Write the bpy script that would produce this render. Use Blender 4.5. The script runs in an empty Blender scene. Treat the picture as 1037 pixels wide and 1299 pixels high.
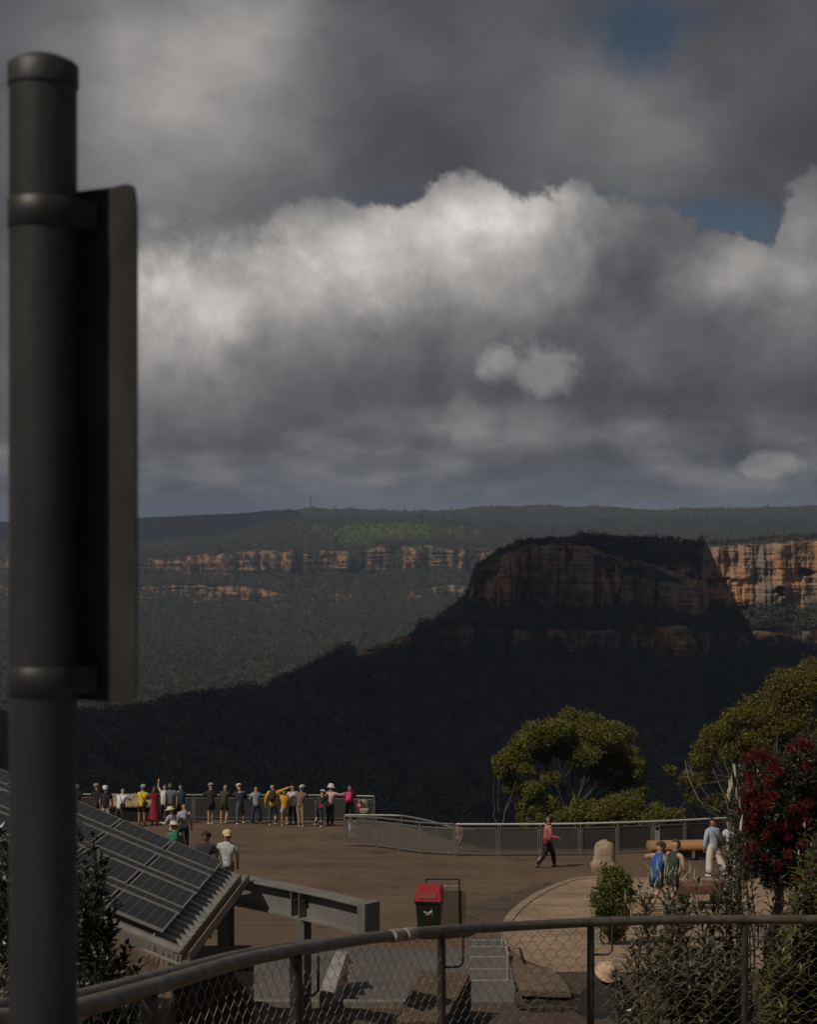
import bpy, bmesh, math, random
import numpy as np
from mathutils import Vector, Matrix

R = math.radians
random.seed(7)
rng = np.random.default_rng(11)
sc = bpy.context.scene
COL = sc.collection
F = 2000.0; CX = 518.5; CY = 649.5          # focal length / centre of the 1037x1299 photograph, in its pixels

# ------------------------------------------------------------------ helpers
def W(px, py, D):
    return Vector(((px - CX) / F * D, D, (CY - py) / F * D))

ZK = [(-30, -1.2), (0, -1.75), (4, -2.4), (10, -3.7), (16, -5.9), (22, -7.68), (25, -8.0625), (34, -9.201), (72, -14.008), (200, -30.2)]
def zg(D):
    return float(np.interp(D, [k[0] for k in ZK], [k[1] for k in ZK]))
def Dg(py):                                  # distance at which the forecourt is seen at photo height py
    return 9800.0 / ((py - CY) - 253.0)
def G(px, py, dz=0.0):
    D = Dg(py)
    return Vector(((px - CX) / F * D, D, zg(D) + dz))

def tag(o, label=None, cat=None, group=None, kind=None):
    if label: o['label'] = label
    if cat: o['category'] = cat
    if group: o['group'] = group
    if kind: o['kind'] = kind
    return o

def empty(name, loc, rz=0.0):
    o = bpy.data.objects.new(name, None); COL.objects.link(o)
    o.location = loc; o.rotation_euler = (0, 0, rz)
    o.empty_display_size = 0.2
    return o

def np_mesh(name, verts, faces_flat, n_per, mat, parent=None, smooth=False, attr=None):
    """verts (N,3) and an (M,k) face array as one mesh object"""
    me = bpy.data.meshes.new(name)
    v = np.asarray(verts, dtype=np.float32); f = np.asarray(faces_flat, dtype=np.int32)
    me.vertices.add(len(v)); me.vertices.foreach_set('co', v.ravel())
    m = len(f)
    me.loops.add(m * n_per); me.loops.foreach_set('vertex_index', f.ravel())
    me.polygons.add(m)
    me.polygons.foreach_set('loop_start', np.arange(0, m * n_per, n_per, dtype=np.int32))
    me.polygons.foreach_set('use_smooth', np.full(m, smooth, dtype=bool))
    me.update(calc_edges=True)
    if attr is not None:
        for an, av in attr.items():
            a = me.attributes.new(an, 'FLOAT', 'POINT'); a.data.foreach_set('value', np.asarray(av, np.float32).ravel())
    if mat: me.materials.append(mat)
    o = bpy.data.objects.new(name, me); COL.objects.link(o)
    if parent: o.parent = parent
    return o

class MB:
    """collects shapes and links them as ONE mesh object"""
    def __init__(s): s.v = []; s.f = []; s.m = []; s.sm = []
    def add(s, vs, fs, m=0, smooth=False):
        b = len(s.v); s.v += [tuple(v) for v in vs]
        for f in fs: s.f.append(tuple(b + i for i in f)); s.m.append(m); s.sm.append(smooth)
    def hexa(s, p, m=0):                     # 8 corner points: bottom 4 ccw, top 4 ccw
        s.add(p, [(3, 2, 1, 0), (4, 5, 6, 7), (0, 1, 5, 4), (1, 2, 6, 5), (2, 3, 7, 6), (3, 0, 4, 7)], m)
    def box(s, c, d, rz=0.0, m=0, rot=None):
        x, y, z = d[0] / 2, d[1] / 2, d[2] / 2
        P = [(-x, -y, -z), (x, -y, -z), (x, y, -z), (-x, y, -z), (-x, -y, z), (x, -y, z), (x, y, z), (-x, y, z)]
        M = rot if rot is not None else Matrix.Rotation(rz, 3, 'Z')
        s.hexa([M @ Vector(p) + Vector(c) for p in P], m)
    def bar(s, a, b, w, h, m=0):             # rectangular bar from a to b
        a = Vector(a); b = Vector(b); d = (b - a).normalized()
        u = d.cross(Vector((0, 0, 1)))
        u = Vector((1, 0, 0)) if u.length < 1e-4 else u.normalized()
        n = u.cross(d).normalized()
        q = []
        for p in (a, b):
            q += [p - u * w / 2 - n * h / 2, p + u * w / 2 - n * h / 2, p + u * w / 2 + n * h / 2, p - u * w / 2 + n * h / 2]
        s.add(q, [(3, 2, 1, 0), (4, 5, 6, 7), (0, 1, 5, 4), (1, 2, 6, 5), (2, 3, 7, 6), (3, 0, 4, 7)], m)
    def tube(s, pts, r, n=8, m=0, caps=True):
        pts = [Vector(p) for p in pts]; k = len(pts)
        rs = r if isinstance(r, (list, tuple)) else [r] * k
        vs = []; up = None
        for i, p in enumerate(pts):
            d = (pts[min(i + 1, k - 1)] - pts[max(i - 1, 0)])
            d = d.normalized() if d.length > 1e-9 else Vector((0, 0, 1))
            if up is None:
                up = d.cross(Vector((0.03, 0.05, 1)))
                if up.length < 0.1: up = d.cross(Vector((1, 0, 0)))
            u = (up - d * up.dot(d))
            u = u.normalized() if u.length > 1e-6 else d.orthogonal().normalized()
            w = d.cross(u); up = u
            for j in range(n):
                a = 2 * math.pi * j / n
                vs.append(p + (u * math.cos(a) + w * math.sin(a)) * rs[i])
        fs = []
        for i in range(k - 1):
            for j in range(n):
                fs.append((i * n + j, i * n + (j + 1) % n, (i + 1) * n + (j + 1) % n, (i + 1) * n + j))
        s.add(vs, fs, m, True)
        if caps:
            s.add(vs[:n], [tuple(reversed(range(n)))], m); s.add(vs[-n:], [tuple(range(n))], m)
    def lathe(s, prof, c=(0, 0, 0), n=24, m=0, sx=1.0, sy=1.0):
        c = Vector(c); vs = []
        for r, z in prof:
            for j in range(n):
                a = 2 * math.pi * j / n
                vs.append(c + Vector((r * sx * math.cos(a), r * sy * math.sin(a), z)))
        fs = []
        for i in range(len(prof) - 1):
            for j in range(n):
                fs.append((i * n + j, i * n + (j + 1) % n, (i + 1) * n + (j + 1) % n, (i + 1) * n + j))
        s.add(vs, fs, m, True)
        if prof[0][0] > 1e-4: s.add(vs[:n], [tuple(reversed(range(n)))], m)
        if prof[-1][0] > 1e-4: s.add(vs[-n:], [tuple(range(n))], m)
    def ellipsoid(s, c, r, n=12, k=8, m=0, rot=None, cut=None):
        vs = []; fs = []
        c = Vector(c)
        for i in range(k + 1):
            t = math.pi * i / k - math.pi / 2
            for j in range(n):
                a = 2 * math.pi * j / n
                p = Vector((r[0] * math.cos(t) * math.cos(a), r[1] * math.cos(t) * math.sin(a), r[2] * math.sin(t)))
                if cut: p = cut(p)
                vs.append((rot @ p if rot is not None else p) + c)
        for i in range(k):
            for j in range(n):
                fs.append((i * n + j, i * n + (j + 1) % n, (i + 1) * n + (j + 1) % n, (i + 1) * n + j))
        s.add(vs, fs, m, True)
    def build(s, name, mats, parent=None, bevel=0.0):
        me = bpy.data.meshes.new(name)
        me.from_pydata(s.v, [], s.f)
        mats = mats if isinstance(mats, (list, tuple)) else [mats]
        for m in mats: me.materials.append(m)
        me.polygons.foreach_set('material_index', s.m)
        me.polygons.foreach_set('use_smooth', s.sm)
        me.update()
        o = bpy.data.objects.new(name, me); COL.objects.link(o)
        if parent: o.parent = parent
        if bevel:
            b = o.modifiers.new('bevel', 'BEVEL'); b.width = bevel; b.segments = 2; b.limit_method = 'ANGLE'
        return o

def spline(pts, n=8):
    """Catmull-Rom through points"""
    P = [Vector(p) for p in pts]; out = []
    for i in range(len(P) - 1):
        p0 = P[max(i - 1, 0)]; p1 = P[i]; p2 = P[i + 1]; p3 = P[min(i + 2, len(P) - 1)]
        for j in range(n):
            t = j / n
            out.append(0.5 * ((2 * p1) + (p2 - p0) * t + (2 * p0 - 5 * p1 + 4 * p2 - p3) * t * t + (3 * p1 - p0 - 3 * p2 + p3) * t ** 3))
    out.append(P[-1]); return out

def resample(pts, step):
    L = [0.0]
    for a, b in zip(pts, pts[1:]): L.append(L[-1] + (b - a).length)
    n = max(2, int(L[-1] / step)); A = np.array([tuple(p) for p in pts]); t = np.linspace(0, L[-1], n + 1)
    return [Vector((np.interp(x, L, A[:, 0]), np.interp(x, L, A[:, 1]), np.interp(x, L, A[:, 2]))) for x in t], L[-1] / n

# value noise
_lat = rng.random((512, 512)).astype(np.float64)
def vnoise(x, y):
    x = np.asarray(x, float); y = np.asarray(y, float)
    xi = np.floor(x).astype(int); yi = np.floor(y).astype(int)
    fx = x - xi; fy = y - yi
    fx = fx * fx * (3 - 2 * fx); fy = fy * fy * (3 - 2 * fy)
    a = _lat[xi & 511, yi & 511]; b = _lat[(xi + 1) & 511, yi & 511]
    c = _lat[xi & 511, (yi + 1) & 511]; d = _lat[(xi + 1) & 511, (yi + 1) & 511]
    return (a * (1 - fx) + b * fx) * (1 - fy) + (c * (1 - fx) + d * fx) * fy - 0.5
def fbm(x, y, o=4):
    s = 0; a = 1.0
    for i in range(o):
        s = s + a * vnoise(x * 2 ** i + 17.3 * i, y * 2 ** i + 5.1 * i); a *= 0.5
    return s

# ------------------------------------------------------------------ materials
_mats = {}
def M(name, col, rough=0.7, metal=0.0, var=0.25, scale=6.0, bump=0.0, bscale=None, spec=0.5, col2=None, coord='Object', stretch=None, detail=4.0):
    if name in _mats: return _mats[name]
    m = bpy.data.materials.new(name); m.use_nodes = True
    nt = m.node_tree; b = nt.nodes['Principled BSDF']
    b.inputs['Roughness'].default_value = rough; b.inputs['Metallic'].default_value = metal
    b.inputs['Specular IOR Level'].default_value = spec
    tc = nt.nodes.new('ShaderNodeTexCoord'); src = tc.outputs[coord]
    if stretch:
        mp = nt.nodes.new('ShaderNodeMapping'); mp.inputs['Scale'].default_value = stretch
        nt.links.new(src, mp.inputs['Vector']); src = mp.outputs['Vector']
    no = nt.nodes.new('ShaderNodeTexNoise'); no.inputs['Scale'].default_value = scale; no.inputs['Detail'].default_value = detail
    nt.links.new(src, no.inputs['Vector'])
    ra = nt.nodes.new('ShaderNodeValToRGB')
    c2 = col2 if col2 else [c * (1 + var) for c in col]
    ra.color_ramp.elements[0].position = 0.3; ra.color_ramp.elements[1].position = 0.7
    ra.color_ramp.elements[0].color = (*([c * (1 - var) for c in col] if not col2 else col), 1)
    ra.color_ramp.elements[1].color = (*c2, 1)
    nt.links.new(no.outputs['Fac'], ra.inputs['Fac']); nt.links.new(ra.outputs['Color'], b.inputs['Base Color'])
    if bump:
        n2 = nt.nodes.new('ShaderNodeTexNoise'); n2.inputs['Scale'].default_value = bscale or scale * 3; n2.inputs['Detail'].default_value = 5
        nt.links.new(src, n2.inputs['Vector'])
        bp = nt.nodes.new('ShaderNodeBump'); bp.inputs['Strength'].default_value = bump; bp.inputs['Distance'].default_value = 0.05
        nt.links.new(n2.outputs['Fac'], bp.inputs['Height']); nt.links.new(bp.outputs['Normal'], b.inputs['Normal'])
    _mats[name] = m; return m

def leafmat(name, c1, c2, rough=0.55, trans=0.25):
    if name in _mats: return _mats[name]
    m = bpy.data.materials.new(name); m.use_nodes = True; nt = m.node_tree; b = nt.nodes['Principled BSDF']
    b.inputs['Roughness'].default_value = rough; b.inputs['Specular IOR Level'].default_value = 0.35
    at = nt.nodes.new('ShaderNodeAttribute'); at.attribute_name = 'tint'
    ra = nt.nodes.new('ShaderNodeValToRGB'); ra.color_ramp.elements[0].color = (*c1, 1); ra.color_ramp.elements[1].color = (*c2, 1)
    nt.links.new(at.outputs['Fac'], ra.inputs['Fac']); nt.links.new(ra.outputs['Color'], b.inputs['Base Color'])
    if trans:
        tr = nt.nodes.new('ShaderNodeBsdfTranslucent'); nt.links.new(ra.outputs['Color'], tr.inputs['Color'])
        mx = nt.nodes.new('ShaderNodeMixShader'); mx.inputs[0].default_value = trans
        out = nt.nodes['Material Output']
        nt.links.new(b.outputs[0], mx.inputs[1]); nt.links.new(tr.outputs[0], mx.inputs[2]); nt.links.new(mx.outputs[0], out.inputs['Surface'])
    _mats[name] = m; return m

# ------------------------------------------------------------------ leaves
def leaf_cloud(centers, radii, counts, length, width, shell=0.55, flat=0.0, up=0.0):
    """leaf-sized diamonds through a set of clump volumes -> verts, quads, tint"""
    V = []; T = []
    for (c, r, n) in zip(centers, radii, counts):
        d = rng.normal(size=(n, 3)); d /= np.linalg.norm(d, axis=1)[:, None]
        rad = (shell + (1 - shell) * rng.random(n)) ** 0.8 * (0.82 + 0.36 * rng.random(n))
        r3 = np.array(r if hasattr(r, '__len__') else (r, r, r))
        lump = 1 + 0.35 * np.array(fbm(d[:, 0] * 2.2 + c[0], d[:, 1] * 2.2 + d[:, 2] * 2.7 + c[2], 2))
        p = np.array(c) + d * rad[:, None] * lump[:, None] * r3
        a = rng.normal(size=(n, 3)) + d * 0.6 + np.array([0, 0, up]); a /= np.linalg.norm(a, axis=1)[:, None]
        b = np.cross(a, rng.normal(size=(n, 3))); b /= np.linalg.norm(b, axis=1)[:, None]
        L = length * (0.6 + 0.8 * rng.random(n))[:, None]; Wd = width * (0.6 + 0.8 * rng.random(n))[:, None]
        q = np.stack([p - a * L * 0.5, p + b * Wd * 0.5, p + a * L * 0.5, p - b * Wd * 0.5], axis=1)
        V.append(q.reshape(-1, 3)); T.append(np.repeat(np.clip(0.5 + 0.22 * rng.normal(size=n), 0, 1), 4))
    V = np.concatenate(V); T = np.concatenate(T)
    return V, np.arange(len(V)).reshape(-1, 4), T

# ------------------------------------------------------------------ camera
cam = bpy.data.cameras.new('camera'); co = bpy.data.objects.new('camera', cam); COL.objects.link(co)
co.location = (0, 0, 0); co.rotation_euler = (R(90), 0, 0)
cam.sensor_fit = 'VERTICAL'; cam.sensor_height = 36.0; cam.lens = F / 1299.0 * 36.0
cam.clip_start = 0.05; cam.clip_end = 80000
cam.dof.use_dof = True; cam.dof.focus_distance = 60.0; cam.dof.aperture_fstop = 12.5
sc.camera = co

# ------------------------------------------------------------------ light and sky
EXPO = -1.0
SUN_T = Vector((0.50, 0.42, -0.76)).normalized()        # the way sunlight travels
sl = bpy.data.lights.new('sun', 'SUN'); sl.energy = 5.0; sl.angle = R(0.53); sl.color = (1.0, 0.91, 0.76)
so = bpy.data.objects.new('sun', sl); COL.objects.link(so)
so.rotation_euler = SUN_T.to_track_quat('-Z', 'Y').to_euler(); so.location = (-50, -60, 120)
sc.view_settings.view_transform = 'Standard'; sc.view_settings.look = 'None'
sc.view_settings.exposure = EXPO; sc.view_settings.gamma = 1.0

world = bpy.data.worlds.new('World'); sc.world = world; world.use_nodes = True
nt = world.node_tree; NN = nt.nodes; LK = nt.links
def mth(op, a, b=None, c=None, clamp=False):
    n = NN.new('ShaderNodeMath'); n.operation = op; n.use_clamp = clamp
    for i, v in enumerate((a, b, c)):
        if v is None: continue
        if isinstance(v, (int, float)): n.inputs[i].default_value = v
        else: LK.new(v, n.inputs[i])
    return n.outputs[0]
def mrange(v, a, b, c, d, smooth=True):
    n = NN.new('ShaderNodeMapRange'); n.interpolation_type = 'SMOOTHSTEP' if smooth else 'LINEAR'
    LK.new(v, n.inputs[0])
    for i, x in enumerate((a, b, c, d)): n.inputs[i + 1].default_value = x
    return n.outputs[0]
def sky_xy(px, py):
    u = (px - CX) / F; v = (CY - py) / F
    return 2000 * math.atan(u), 2000 * math.asin(v / math.sqrt(1 + u * u + v * v))
def build_sky():
    tc = NN.new('ShaderNodeTexCoord'); d = tc.outputs['Generated']
    sp = NN.new('ShaderNodeSeparateXYZ'); LK.new(d, sp.inputs[0])
    X0 = mth('MULTIPLY', mth('ARCTAN2', sp.outputs[0], sp.outputs[1]), 2000.0)
    Y0 = mth('MULTIPLY', mth('ARCSINE', sp.outputs[2]), 2000.0)
    def noise(scale, detail, rough=0.55, stretch=(1, 1, 1), off=(0, 0, 0), dist=0.0):
        mp = NN.new('ShaderNodeMapping'); mp.inputs['Scale'].default_value = stretch; mp.inputs['Location'].default_value = off
        LK.new(d, mp.inputs['Vector'])
        n = NN.new('ShaderNodeTexNoise'); n.inputs['Scale'].default_value = scale; n.inputs['Detail'].default_value = detail
        n.inputs['Roughness'].default_value = rough; n.inputs['Distortion'].default_value = dist
        LK.new(mp.outputs[0], n.inputs['Vector']); return n
    wn = noise(9, 5, 0.58)
    ws = NN.new('ShaderNodeSeparateColor'); LK.new(wn.outputs['Color'], ws.inputs[0])
    X = mth('ADD', X0, mth('MULTIPLY', mth('SUBTRACT', ws.outputs[0], 0.5), 190.0))
    Y = mth('ADD', Y0, mth('MULTIPLY', mth('SUBTRACT', ws.outputs[1], 0.5), 140.0))
    def blob(px, py, rx, ry, amp, xx=None, yy=None):
        cx, cy = sky_xy(px, py)
        a = mth('MULTIPLY', mth('SUBTRACT', xx or X, cx), 1.0 / rx); b = mth('MULTIPLY', mth('SUBTRACT', yy or Y, cy), 1.0 / ry)
        e = mth('ADD', mth('MULTIPLY', a, a), mth('MULTIPLY', b, b))
        return mth('MULTIPLY', mth('POWER', 2.71828, mth('MULTIPLY', e, -1.0)), amp)
    def total(base, blobs):
        s = base
        for b in blobs: s = mth('ADD', s, blob(*b))
        return s
    fine = noise(26, 6, 0.62, off=(3, 1, 0)); mid = noise(13, 5, 0.6, stretch=(1, 1, 1.5), off=(1.3, 0.2, 0.8))
    streak = noise(15, 4, 0.5, stretch=(1, 1, 3.0), off=(0.4, 2.2, 0.1))
    puff = noise(38, 4, 0.55, off=(5, 2, 1), dist=0.3)
    # upper grey layer (values are what the exposed picture shows)
    up = total(0.088, [(240, 115, 125, 125, 0.26), (330, 30, 90, 70, 0.07), (80, 90, 90, 120, 0.05), (800, 165, 120, 75, 0.085), (740, 90, 60, 40, 0.03),
                       (600, 60, 150, 70, 0.02), (560, 160, 110, 70, -0.022), (980, 160, 90, 70, -0.02), (170, 270, 150, 40, 0.03)])
    up = mth('MULTIPLY', up, mrange(mid.outputs['Fac'], 0.3, 0.7, 0.80, 1.2, False))
    hi = mrange(Y0, 640, 1200, 1.0, 1.05)
    up = mth('MULTIPLY', up, hi)
    # blue gaps
    gap = total(0.0, [(815, 30, 75, 62, 1.15), (880, 10, 60, 30, 0.5), (905, 272, 95, 32, 1.35), (940, 300, 60, 20, 0.6), (790, 240, 70, 22, 0.5), (495, 255, 75, 28, 0.75)])
    gap = mth('ADD', gap, mth('MULTIPLY', mth('SUBTRACT', mid.outputs['Fac'], 0.5), 1.6))
    gap = mth('ADD', gap, mth('MULTIPLY', mth('SUBTRACT', fine.outputs['Fac'], 0.5), 1.3))
    gap = mrange(gap, 0.15, 1.45, 0.0, 0.95)
    # cumulus bank: hard lumpy top edge
    prof = [(-700, 300), (100, 310), (180, 308), (250, 305), (330, 285), (400, 262), (440, 255), (480, 268), (520, 262), (560, 230), (610, 226), (660, 240),
            (740, 238), (765, 268), (830, 284), (900, 300), (975, 304), (1000, 262), (1037, 244), (1100, 235), (1500, 260)]
    xs = [sky_xy(p, q)[0] for p, q in prof]; ys = [sky_xy(p, q)[1] for p, q in prof]
    ra = NN.new('ShaderNodeValToRGB'); cr = ra.color_ramp; cr.interpolation = 'EASE'
    x0, x1 = xs[0], xs[-1]
    LK.new(mrange(X0, x0, x1, 0.0, 1.0, False), ra.inputs[0])
    while len(cr.elements) < len(prof): cr.elements.new(0.5)
    for e, x, y in zip(cr.elements, xs, ys):
        e.position = (x - x0) / (x1 - x0); g = y / 1000.0; e.color = (g, g, g, 1)
    top = mth('MULTIPLY', ra.outputs[0], 1000.0)
    dep = mth('SUBTRACT', top, Y0)
    def heads(off):
        mp = NN.new('ShaderNodeMapping'); mp.inputs['Location'].default_value = off; LK.new(d, mp.inputs[0])
        n = NN.new('ShaderNodeTexNoise'); n.noise_type = 'RIDGED_MULTIFRACTAL'; n.normalize = False
        n.inputs['Scale'].default_value = 10.0; n.inputs['Detail'].default_value = 4.0; n.inputs['Roughness'].default_value = 0.52; n.inputs['Offset'].default_value = 0.85; n.inputs['Gain'].default_value = 1.2
        LK.new(mp.outputs[0], n.inputs['Vector']); return n.outputs['Fac']
    v0 = heads((0.31, 0.2, 0.1)); v1 = heads((0.322, 0.2, 0.083))
    billow = mth('SUBTRACT', v1, v0)                 # rounded heads, brighter on the side that faces the sun
    lump = mth('MULTIPLY', mth('SUBTRACT', 0.9, v0), 30.0)
    lump = mth('ADD', lump, mth('MULTIPLY', mth('SUBTRACT', fine.outputs['Fac'], 0.5), 95.0))
    lump = mth('ADD', lump, mth('MULTIPLY', mth('SUBTRACT', puff.outputs['Fac'], 0.5), 55.0))
    dn = mth('ADD', dep, lump)
    edge_soft = mrange(blob(230, 330, 260, 120, 1.0, X0, Y0), 0.2, 0.9, 0.0, 1.0)
    sharp = mrange(dn, -5, 13, 0.0, 1.0); soft = mrange(dn, -45, 60, 0.0, 1.0)
    cm = mth('ADD', mth('MULTIPLY', sharp, mth('SUBTRACT', 1.0, edge_soft)), mth('MULTIPLY', soft, edge_soft))
    cb = total(0.108, [(215, 395, 110, 95, 0.19), (290, 350, 120, 75, 0.10), (440, 345, 130, 85, 0.21), (590, 280, 120, 66, 0.25), (700, 268, 85, 36, 0.20), (640, 360, 110, 60, 0.10),
                       (905, 335, 40, 30, 0.09), (1000, 330, 55, 75, 0.15), (830, 340, 50, 50, -0.03), (850, 505, 220, 32, -0.028), (420, 480, 200, 40, -0.015),
                       (600, 535, 120, 24, 0.05), (740, 558, 150, 18, 0.055), (450, 600, 130, 16, 0.04), (300, 575, 150, 14, 0.03), (300, 630, 190, 14, 0.03), (850, 620, 150, 12, 0.025)])
    lit = mrange(fine.outputs['Fac'], 0.34, 0.68, 0.90, 1.24, False)
    fade = mrange(Y0, 120, 330, 0.35, 1.0)
    lit2 = mth('ADD', 1.0, mth('MULTIPLY', mth('MULTIPLY', billow, fade), 0.36))
    lit2 = mth('MAXIMUM', mth('MINIMUM', lit2, 1.5), 0.6)
    cb = mth('MULTIPLY', mth('MULTIPLY', cb, lit), lit2)
    cb = mth('MULTIPLY', cb, mth('ADD', 0.80, mth('MULTIPLY', cb, 1.45)))
    # low streaky deck near the horizon
    low = mrange(Y0, 60, 150, 1.0, 0.0)
    st = mth('MULTIPLY', mrange(streak.outputs['Fac'], 0.40, 0.70, -0.02, 0.085), low)
    cb = mth('ADD', cb, st)
    # separate small puffs
    def small(px, py, rx, ry, b, k=1.0):
        v = blob(px, py, rx, ry, 1.0, X0, Y0)
        near_ = mrange(v, 0.03, 0.35, 0.0, 1.0)
        nz = mth('ADD', mth('MULTIPLY', mth('SUBTRACT', fine.outputs['Fac'], 0.5), 1.2 * k), mth('MULTIPLY', mth('SUBTRACT', puff.outputs['Fac'], 0.5), 1.0 * k))
        v = mth('ADD', v, mth('MULTIPLY', nz, near_))
        return mth('MULTIPLY', mrange(v, 0.28, 0.80, 0.0, 1.0), b)
    cb = mth('ADD', cb, small(682, 464, 68, 38, 0.15, 1.0)); cb = mth('ADD', cb, small(970, 591, 42, 17, 0.13, 1.5)); cb = mth('ADD', cb, small(590, 530, 60, 30, 0.05))
    cb = mth('ADD', cb, small(940, 288, 8, 16, 0.10))
    # compose
    ut = NN.new('ShaderNodeValToRGB'); e = ut.color_ramp.elements
    e[0].position = 0.0; e[0].color = (0.92, 0.97, 1.09, 1); e[1].position = 0.30; e[1].color = (1.03, 0.985, 0.955, 1)
    val = mth('ADD', mth('MULTIPLY', up, mth('SUBTRACT', 1.0, cm)), mth('MULTIPLY', cb, cm))
    LK.new(val, ut.inputs[0])
    k = 2.0 ** (-EXPO)
    sc1 = NN.new('ShaderNodeVectorMath'); sc1.operation = 'SCALE'; LK.new(ut.outputs[0], sc1.inputs[0]); LK.new(mth('MULTIPLY', val, k), sc1.inputs['Scale'])
    sky = NN.new('ShaderNodeTexSky'); sky.sky_type = 'NISHITA'; sky.sun_disc = False
    sky.sun_elevation = math.asin(-SUN_T.z); sky.sun_rotation = math.atan2(-SUN_T.x, -SUN_T.y)
    sky.altitude = 1000
    sc2 = NN.new('ShaderNodeVectorMath'); sc2.operation = 'SCALE'; LK.new(sky.outputs[0], sc2.inputs[0]); sc2.inputs['Scale'].default_value = 0.05
    mx = NN.new('ShaderNodeMix'); mx.data_type = 'RGBA'
    cover = mth('SUBTRACT', 1.0, mth('MULTIPLY', gap, mth('SUBTRACT', 1.0, cm)))
    LK.new(cover, mx.inputs[0]); LK.new(sc2.outputs[0], mx.inputs[6]); LK.new(sc1.outputs[0], mx.inputs[7])
    bg = NN['Background']; bg.inputs[1].default_value = 1.0; LK.new(mx.outputs[2], bg.inputs[0])
build_sky()

# ------------------------------------------------------------------ far terrain
def terrain_mat(name, rock1, rock2, rock3, veg1, veg2, sc_=0.02, bed=0.4):
    m = bpy.data.materials.new(name); m.use_nodes = True; nt = m.node_tree; b = nt.nodes['Principled BSDF']
    b.inputs['Roughness'].default_value = 0.95; b.inputs['Specular IOR Level'].default_value = 0.1
    ge = nt.nodes.new('ShaderNodeNewGeometry')
    def noise(s, stretch, det=6):
        mp = nt.nodes.new('ShaderNodeMapping'); mp.inputs['Scale'].default_value = stretch
        nt.links.new(ge.outputs['Position'], mp.inputs[0])
        n = nt.nodes.new('ShaderNodeTexNoise'); n.inputs['Scale'].default_value = s; n.inputs['Detail'].default_value = det; n.inputs['Roughness'].default_value = 0.65
        nt.links.new(mp.outputs[0], n.inputs['Vector']); return n.outputs['Fac']
    n1 = noise(sc_, (1, 1, 0.55)); n2 = noise(sc_ * 4, (1, 0.4, 0.22)); n3 = noise(sc_ * 7, (0.25, 0.25, 2.4))
    def ramp(f, a, ca, bb, cb_):
        r = nt.nodes.new('ShaderNodeValToRGB'); r.color_ramp.elements[0].position = a; r.color_ramp.elements[0].color = (*ca, 1)
        r.color_ramp.elements[1].position = bb; r.color_ramp.elements[1].color = (*cb_, 1); nt.links.new(f, r.inputs[0]); return r.outputs[0]
    def mix(f, a, c, mode='MIX'):
        x = nt.nodes.new('ShaderNodeMix'); x.data_type = 'RGBA'; x.blend_type = mode
        if isinstance(f, float): x.inputs[0].default_value = f
        else: nt.links.new(f, x.inputs[0])
        nt.links.new(a, x.inputs[6]); nt.links.new(c, x.inputs[7]); return x.outputs[2]
    r = ramp(n1, 0.42, rock2, 0.60, rock1)                      # weathered grey against fresh orange stone
    st = ramp(n2, 0.36, rock3, 0.52, (1, 1, 1))                 # water streaks
    r = mix(0.8, r, st, 'MULTIPLY')
    ly = ramp(n3, 0.40, (0.45, 0.42, 0.40), 0.55, (1, 1, 1))     # bedding
    r = mix(bed, r, ly, 'MULTIPLY')
    v = ramp(noise(sc_ * 6, (1, 1, 1)), 0.35, veg1, 0.65, veg2)
    at = nt.nodes.new('ShaderNodeAttribute'); at.attribute_name = 'rock'
    f = nt.nodes.new('ShaderNodeMath'); f.operation = 'ADD'; nt.links.new(at.outputs['Fac'], f.inputs[0])
    g = nt.nodes.new('ShaderNodeMath'); g.operation = 'MULTIPLY_ADD'; nt.links.new(noise(sc_ * 3, (1, 1, 1)), g.inputs[0]); g.inputs[1].default_value = 1.1; g.inputs[2].default_value = -0.55
    nt.links.new(g.outputs[0], f.inputs[1])
    rr = ramp(f.outputs[0], 0.42, (0, 0, 0), 0.52, (1, 1, 1))
    c = mix(rr, v, r)
    nt.links.new(c, b.inputs['Base Color'])
    bp = nt.nodes.new('ShaderNodeBump'); bp.inputs['Strength'].default_value = 0.9; bp.inputs['Distance'].default_value = 3.0
    mm = nt.nodes.new('ShaderNodeMath'); nt.links.new(n2, mm.inputs[0]); nt.links.new(n3, mm.inputs[1])
    nt.links.new(mm.outputs[0], bp.inputs['Height']); nt.links.new(bp.outputs[0], b.inputs['Normal'])
    return m

def ip(x, pts):
    return np.interp(x, [p[0] for p in pts], [p[1] for p in pts])

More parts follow.
